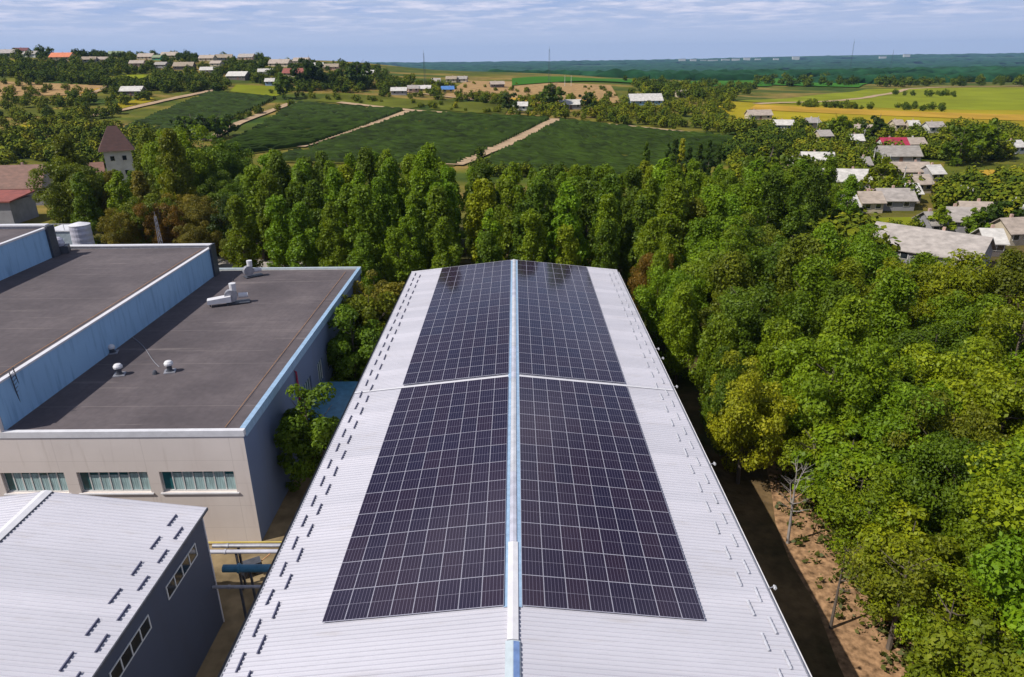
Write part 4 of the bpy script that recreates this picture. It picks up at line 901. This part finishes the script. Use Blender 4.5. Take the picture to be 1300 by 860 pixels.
def silos():
    p = atY(86, 310, 86); t = thing('ribbed_container', 'pale ribbed metal bin with flat railed top behind the factory, left one', 'container', (p[0], 86, 0)); z = atY(86, 292, 86)[2]
    b = MB(); n = 22
    for i in range(n): x = -1.7 + 3.4*i/n; b.box(x, x+3.4/n*.6, -.9, -.86, 0, z)
    b.box(-1.7, 1.7, -.86, 2.4, 0, z); b.build('body', 'pale_cyan', t); MB().box(-1.8, 1.8, -1, 2.5, z+.002, z+.12).build('lid', 'white_trim', t)
    for x in (-1.7, -.6, .6, 1.7): MB().box(x-.03, x+.03, -.9, -.84, z+.12, z+.9).build('rail_post', 'white_trim', t)
    MB().box(-1.7, 1.7, -.89, -.85, z+.9, z+.95).build('rail', 'white_trim', t)
    p = atY(107, 312, 84); t = thing('metal_tank', 'taller ribbed steel tank behind the factory, right of the railed bin', 'tank', (p[0], 84, 0)); z = atY(107, 286, 84)[2]
    pr = [(1.15 + .03*(i % 2), z*i/40) for i in range(41)]; MB().lathe(pr, 24).build('body', 'alu', t); MB().lathe([(1.2, z+.002), (1.2, z+.1), (.3, z+.35)], 24).build('lid', 'white_trim', t)
silos()
# antenna mast + small rig on the factory back edge
def lattice(x, y, z, h, w, label, name='radio_mast', m='dark_metal', guy=False):
    t = thing(name, label, 'mast', (x, y, z)); b = MB(); r = max(.03, w*.06)
    n = max(4, int(h/(w*1.6)))
    for a in range(3):
        c, s = math.cos(a*2.094), math.sin(a*2.094); MB().tube([(w*c, w*s, 0), (w*.35*c, w*.35*s, h)], r, 5).build('leg', m, t)
    for i in range(n):
        z0, z1 = h*i/n, h*(i+1)/n; w0, w1 = w*(1-.65*i/n), w*(1-.65*(i+1)/n)
        for a in range(3):
            A, B = a*2.094, (a+1)*2.094; b.tube([(w0*math.cos(A), w0*math.sin(A), z0), (w1*math.cos(B), w1*math.sin(B), z1)], r*.6, 4)
    b.build('bracing', m, t); MB().tube([(0, 0, h-.3), (0, 0, h*1.08)], r*.8, 5).build('antenna', m, t); return t
p = atY(204, 316, 77.4); lattice(p[0], 77.6, FZ+.1, 6.5, .35, 'thin lattice mast at the back edge of the factory roof', 'lattice_mast', 'grey_metal')
# red pipe
t = thing('fire_pipe', 'dark red pipe climbing the shaded factory side wall', 'pipe'); MB().tube([(FX+.14, 52.0, 0), (FX+.14, 52.0, 7.6), (FX+.14, 52.0, 7.9), (FX-.1, 52.0, 8.1)], .09, 8).build('riser', 'r_crimson', t)
for z in (1.5, 4, 6.5): MB().box(FX, FX+.24, 51.88, 52.12, z, z+.08).build('bracket', 'dark_metal', t)
M['annex_blue'] = mat('annex_blue', (.05, .17, .27), .4, .25, 2)
# annex
ax = thing('annex', 'small annex with a blue sheet roof squeezed between factory and hall', 'building')
MB().box(-17.75, -12.2, 52.6, 58.0, -.1, 3.3).build('wall', 'w_grey', ax)
MB().add([(-17.75,52.2,3.32),(-12.0,52.2,3.32),(-12.0,58.2,3.95),(-17.75,58.2,3.95),(-17.75,52.2,3.45),(-12.0,52.2,3.45),(-12.0,58.2,4.08),(-17.75,58.2,4.08)], [(0,3,2,1),(4,5,6,7),(0,1,5,4),(1,2,6,5),(2,3,7,6),(3,0,4,7)]).build('roof', 'annex_blue', ax)
f = MB(); 
for x in (-16.4, -15.25, -14.1): f.box(x, x+.08, 52.52, 52.598, 1.9, 2.8)
f.box(-16.4, -14.02, 52.52, 52.598, 2.8, 2.88); f.box(-16.4, -14.02, 52.52, 52.598, 1.82, 1.9); f = f.build('window', 'white_trim', ax)
MB().box(-16.32, -14.1, 52.56, 52.597, 1.9, 2.8).build('pane', 'glass', f)
MB().box(-13.6, -12.8, 52.52, 52.598, 0, 2.0).build('door', 'w_white', ax)
# pipes between shed and hall
def pipe(y, z, r, m, label, x0=-17.58, x1=-11.52, posts=True):
    t = thing('pipe_run', label, 'pipe', (0, 0, 0), 0, 'overhead pipes between the shed and the hall'); MB().tube([(x0, y, z), (x1, y, z)], r, 12).build('pipe', m, t)
    for x in (x0+1.6, x1-1.4): MB().box(x-.06, x+.06, y-.06, y+.06, 0, z-r).build('support', 'dark_metal', t)
    for x in (x0+.9, x1-2.2): MB().tube([(x, y, z), (x+.12, y, z)], r*1.25, 12).build('flange', m, t)
pipe(36.3, 3.1, .13, 'grey_metal', 'farthest thin pale pipe crossing between shed and hall', -19); pipe(35.85, 3.0, .13, 'cap_lilac', 'second thin pale pipe crossing between shed and hall', -19)
pipe(34.3, 3.0, .24, 'annex_blue', 'thick blue pipe crossing between shed and hall'); pipe(32.7, 3.0, .10, 'grey_metal', 'nearest thin grey pipe crossing between shed and hall')
tag(MB().tube([(-30, 40.3, .25), (-13.5, 40.3, .25), (-13.5, 40.3, 0)], .05, 8).build('gas_pipe', 'w_yellow'), 'yellow gas pipe low along the foot of the factory front', 'pipe')
def junk():
    t = thing('scrap_cart', 'dark old machine part left on the ground by the pipes', 'machinery', (-17.4, 37.4, 0), .5)
    MB().box(-.7, .7, -.35, .35, .3, .9).build('body', 'dark_metal', t); MB().tube([(-.5, -.4, .3), (-.5, .4, .3)], .28, 12).build('wheel', 'dark_metal', t); MB().tube([(.5, -.4, .3), (.5, .4, .3)], .28, 12).build('wheel', 'dark_metal', t); MB().tube([(.7, 0, .7), (1.6, 0, 1.2)], .04, 6).build('handle', 'rust', t)
    rj = random.Random(3)
    t = thing('scrap_heap', 'heap of broken boards under the thick blue pipe', 'scrap', (-14.5, 33.6, 0))
    for i in range(12):
        a = rj.random()*3.1; x, y = rj.uniform(-1.4, 1.4), rj.uniform(-.8, .8); l = rj.uniform(.5, 1.2)
        o = MB().box(-l, l, -.09, .09, 0, .04).build('board', rj.choice(['concrete', 'rust', 'bark', 'track']), t, (x, y, .02+.05*i)); o.rotation_euler = (rj.uniform(-.1, .1), rj.uniform(-.15, .15), a)
junk()
# fence behind the factory
def fence(pts, label, gap=3.0, group='concrete fences behind the factory'):
    t = thing('concrete_fence', label, 'fence', (0, 0, 0), 0, group)
    for (x0, y0), (x1, y1) in zip(pts[:-1], pts[1:]):
        L = math.hypot(x1-x0, y1-y0); n = max(1, int(L/gap)); a = math.atan2(y1-y0, x1-x0)
        for i in range(n+1):
            f = i/n; MB().box(-.2, .2, -.2, .2, -.1, 2.3).build('post', 'w_cream', t, (x0+(x1-x0)*f, y0+(y1-y0)*f, 0), (0, 0, a))
        for i in range(n):
            f = (i+.5)/n; l = L/n/2 - .22; MB().box(-l, l, -.05, .05, 0, 1.6).build('panel', 'w_pink', t, (x0+(x1-x0)*f, y0+(y1-y0)*f, 0), (0, 0, a))
fence([(-46, 101), (-23, 100.5)], 'concrete fence with pale square posts behind the lower factory roof'); fence([(-100, 121), (-70, 112.5), (-58, 109.5)], 'pale post fence along the road behind the left factory roof')
fence([(-17, 83), (-13.4, 82.6)], 'short pale fence piece at the far left corner of the hall', 1.8)
# masts far off
def mast_px(px, pyb, pyt, label, w=1.0, Y=None):
    p = at(px, pyb) if Y is None else atY(px, pyb, Y); z0 = hzf(p[0], p[1]); top = atY(px, pyt, p[1])[2]; lattice(p[0], p[1], z0, (top-z0)/1.06, w, label)
mast_px(540, 112, 65, 'radio mast rising above the hillside village end', .9); mast_px(697, 108, 60, 'tall radio mast on the sandy hill', .9)
mast_px(1093, 0, 50, 'faint radio mast on the far plain, taller of two', 1.6, 1700)
mast_px(1146, 0, 62, 'faint radio mast on the far plain, shorter of two', 1.2, 2000)
# village utility poles
def upole(px, pyb, pyt, label):
    p = at(px, pyb); top = atY(px, pyt, p[1])[2]; h = max(5.5, top - p[2]); t = thing('utility_pole', label, 'pole', (p[0], p[1], p[2]), .4, 'village utility poles')
    MB().tube([(0, 0, -.3), (0, 0, h)], [.17, .11], 8).build('pole', 'w_white', t); MB().box(-.9, .9, -.05, .05, h-.6, h-.5).build('crossarm', 'w_white', t)
for a in ((1213,269,256,'pale utility pole left of three behind the L-shaped farmhouse'), (1222,270,248,'tallest pale utility pole of three behind the L-shaped farmhouse'), (1228,273,261,'short pale utility pole right of three behind the L-shaped farmhouse'),
          (1281,287,265,'pale utility pole behind the farm at the right edge, left one'), (1290,298,276,'pale utility pole behind the farm at the right edge, right one'), (1107,214,191,'pale utility pole beside the lane at the crimson roof'), (1117,219,196,'pale utility pole just left of the long grey roof'),
          (1126,223,203,'pale utility pole below the long grey roof'), (1095,185,170,'pale utility pole at the far end of the village lane'), (1145,240,222,'pale utility pole left of the long beige roof'), (725,110,96,'pale pole on the sandy hill, left of two'), (717,110,96,'pale pole on the sandy hill, right of the mast'), (1037,165,150,'pale pole by the pinkish house at the meadow')):
    upole(*a)
# far apartment blocks on the horizon
rb = random.Random(8)
for i, px in enumerate((866, 880, 893, 905, 921, 934, 948, 962, 985, 1010, 1120, 1150)):
    p = atY(px, 76, 6900 + 40*i); w, d, h = rb.uniform(50, 90), 18, rb.uniform(16, 34); z = hzf(p[0], p[1])
    t = thing('apartment_block', f'tiny pale block on the far horizon, {ORD[i]} from the left of the distant town', 'building', (p[0], p[1], z), 0, 'apartment blocks of the distant town')
    MB().box(-w/2, w/2, -d/2, d/2, -3, h).build('wall', 'w_white', t); MB().box(-w/2-1, w/2+1, -d/2-1, d/2+1, h+.02, h+1).build('roof', 'w_grey', t)
# undergrowth along the wood edge
def under():
    g = np.random.default_rng(3); P = []
    for _ in range(1100):
        x = g.uniform(20.6, 60); y = g.uniform(14, 80)
        if x < 23.5 and y < 46 and g.random() < .6: continue
        P.append((x, y))
    for _ in range(170): P.append((g.uniform(19.2, 23), g.uniform(16, 46)))
    for _ in range(120): P.append((g.uniform(-17, -12.5), g.uniform(60, 100)))
    for _ in range(260): P.append((g.uniform(-60, 60), g.uniform(84, 120)))
    C_ = [(x, y, .25) for x, y in P]; V, F, T = leaf_cloud(21, C_, [(.16+.3*g.random()) if 19.1 < x < 21.6 and y < 46 else .7+.6*g.random() for x, y in P], 42, .15)
    return V, F, T
V, F, T = under(); V[:, 2] = np.maximum(V[:, 2], .02)
o = tag(link('undergrowth', npmesh('undergrowth', V, F, 'leaf', T)), 'low bushes and weeds under the trees beside the hall', 'undergrowth', kind='stuff'); o.color = (.07, .085, .012, 1)

# ------------------------------------------------------------------ haze, light, sky
HAZE = 5e-5
hm = bpy.data.materials.new('haze'); hm.use_nodes = True; t = hm.node_tree; t.nodes.clear()
out = t.nodes.new('ShaderNodeOutputMaterial'); pv = t.nodes.new('ShaderNodeVolumePrincipled'); pv.inputs['Color'].default_value = (.40, .64, 1, 1); pv.inputs['Density'].default_value = HAZE; pv.inputs['Anisotropy'].default_value = .1
t.links.new(pv.outputs[0], out.inputs['Volume']); M['haze'] = hm
tag(MB().box(-9100, 9100, -450, 9100, -90, 120).build('haze', 'haze'), 'thin blue haze over the valley', 'haze', kind='stuff')

SUN_EL = R(48.3); sd = Vector((-.92, -.39, 0)).normalized()
sdir = Vector((sd.x*math.cos(SUN_EL), sd.y*math.cos(SUN_EL), math.sin(SUN_EL)))
sl = bpy.data.lights.new('sun', 'SUN'); sl.energy = 4.7; sl.angle = R(.5); sl.color = (1, .955, .89)
so = bpy.data.objects.new('sun', sl); COL.objects.link(so); so.rotation_euler = sdir.to_track_quat('Z', 'Y').to_euler()
w = bpy.data.worlds.new('World'); S.world = w; w.use_nodes = True; t = w.node_tree
bg = t.nodes['Background']; sky = t.nodes.new('ShaderNodeTexSky'); sky.sky_type = 'NISHITA'; sky.sun_disc = False
sky.sun_elevation = SUN_EL; sky.sun_rotation = math.atan2(sdir.x, sdir.y); sky.air_density = 1.0; sky.dust_density = .6; sky.ozone_density = 2.0
tc = t.nodes.new('ShaderNodeTexCoord'); sp = t.nodes.new('ShaderNodeSeparateXYZ'); t.links.new(tc.outputs['Generated'], sp.inputs[0])
inv = mth(t, 'DIVIDE', 1.0, mth(t, 'ADD', mth(t, 'MAXIMUM', sp.outputs[2], 0.0), .06))
cb = t.nodes.new('ShaderNodeCombineXYZ'); t.links.new(mth(t, 'MULTIPLY', sp.outputs[0], inv), cb.inputs[0]); t.links.new(mth(t, 'MULTIPLY', sp.outputs[1], inv), cb.inputs[1])
def wn(scale, det, off):
    mp = t.nodes.new('ShaderNodeMapping'); mp.inputs['Location'].default_value = off; t.links.new(cb.outputs[0], mp.inputs[0])
    n = t.nodes.new('ShaderNodeTexNoise'); n.inputs['Scale'].default_value = scale; n.inputs['Detail'].default_value = det; n.inputs['Roughness'].default_value = .6; t.links.new(mp.outputs[0], n.inputs['Vector']); return n.outputs[0]
hf = ramp(t, sp.outputs[2], [(0.0, (1, 1, 1)), (.08, (1, 1, 1)), (.30, (0, 0, 0))])
base = mix(t, sky.outputs[0], (7.8, 9.3, 13.2), hf)
el = ramp(t, sp.outputs[2], [(0.0, (0, 0, 0)), (.018, (0, 0, 0)), (.055, (1, 1, 1))])
m1 = mth(t, 'MULTIPLY', ramp(t, wn(1.5, 7, (3.3, 1, 0)), [(.44, (0, 0, 0)), (.68, (1, 1, 1))]), el)
m2 = mth(t, 'MULTIPLY', ramp(t, wn(1.7, 8, (7.9, 4.25, 2)), [(.47, (0, 0, 0)), (.66, (1, 1, 1))]), el)
c1 = mix(t, base, (5.4, 7.6, 12.8), mth(t, 'MULTIPLY', m1, .7))
c2 = mix(t, c1, (13.5, 13.4, 16.0), mth(t, 'MULTIPLY', m2, .92))
t.links.new(c2, bg.inputs[0]); bg.inputs[1].default_value = .05
S.view_settings.view_transform = 'Standard'; S.view_settings.look = 'None'; S.view_settings.exposure = 0.22; S.view_settings.gamma = 1
S.render.engine = 'CYCLES'
S.cycles.max_bounces = 6; S.cycles.diffuse_bounces = 2; S.cycles.glossy_bounces = 2; S.cycles.transmission_bounces = 2; S.cycles.volume_bounces = 0; S.cycles.transparent_max_bounces = 4
S.cycles.use_denoising = True
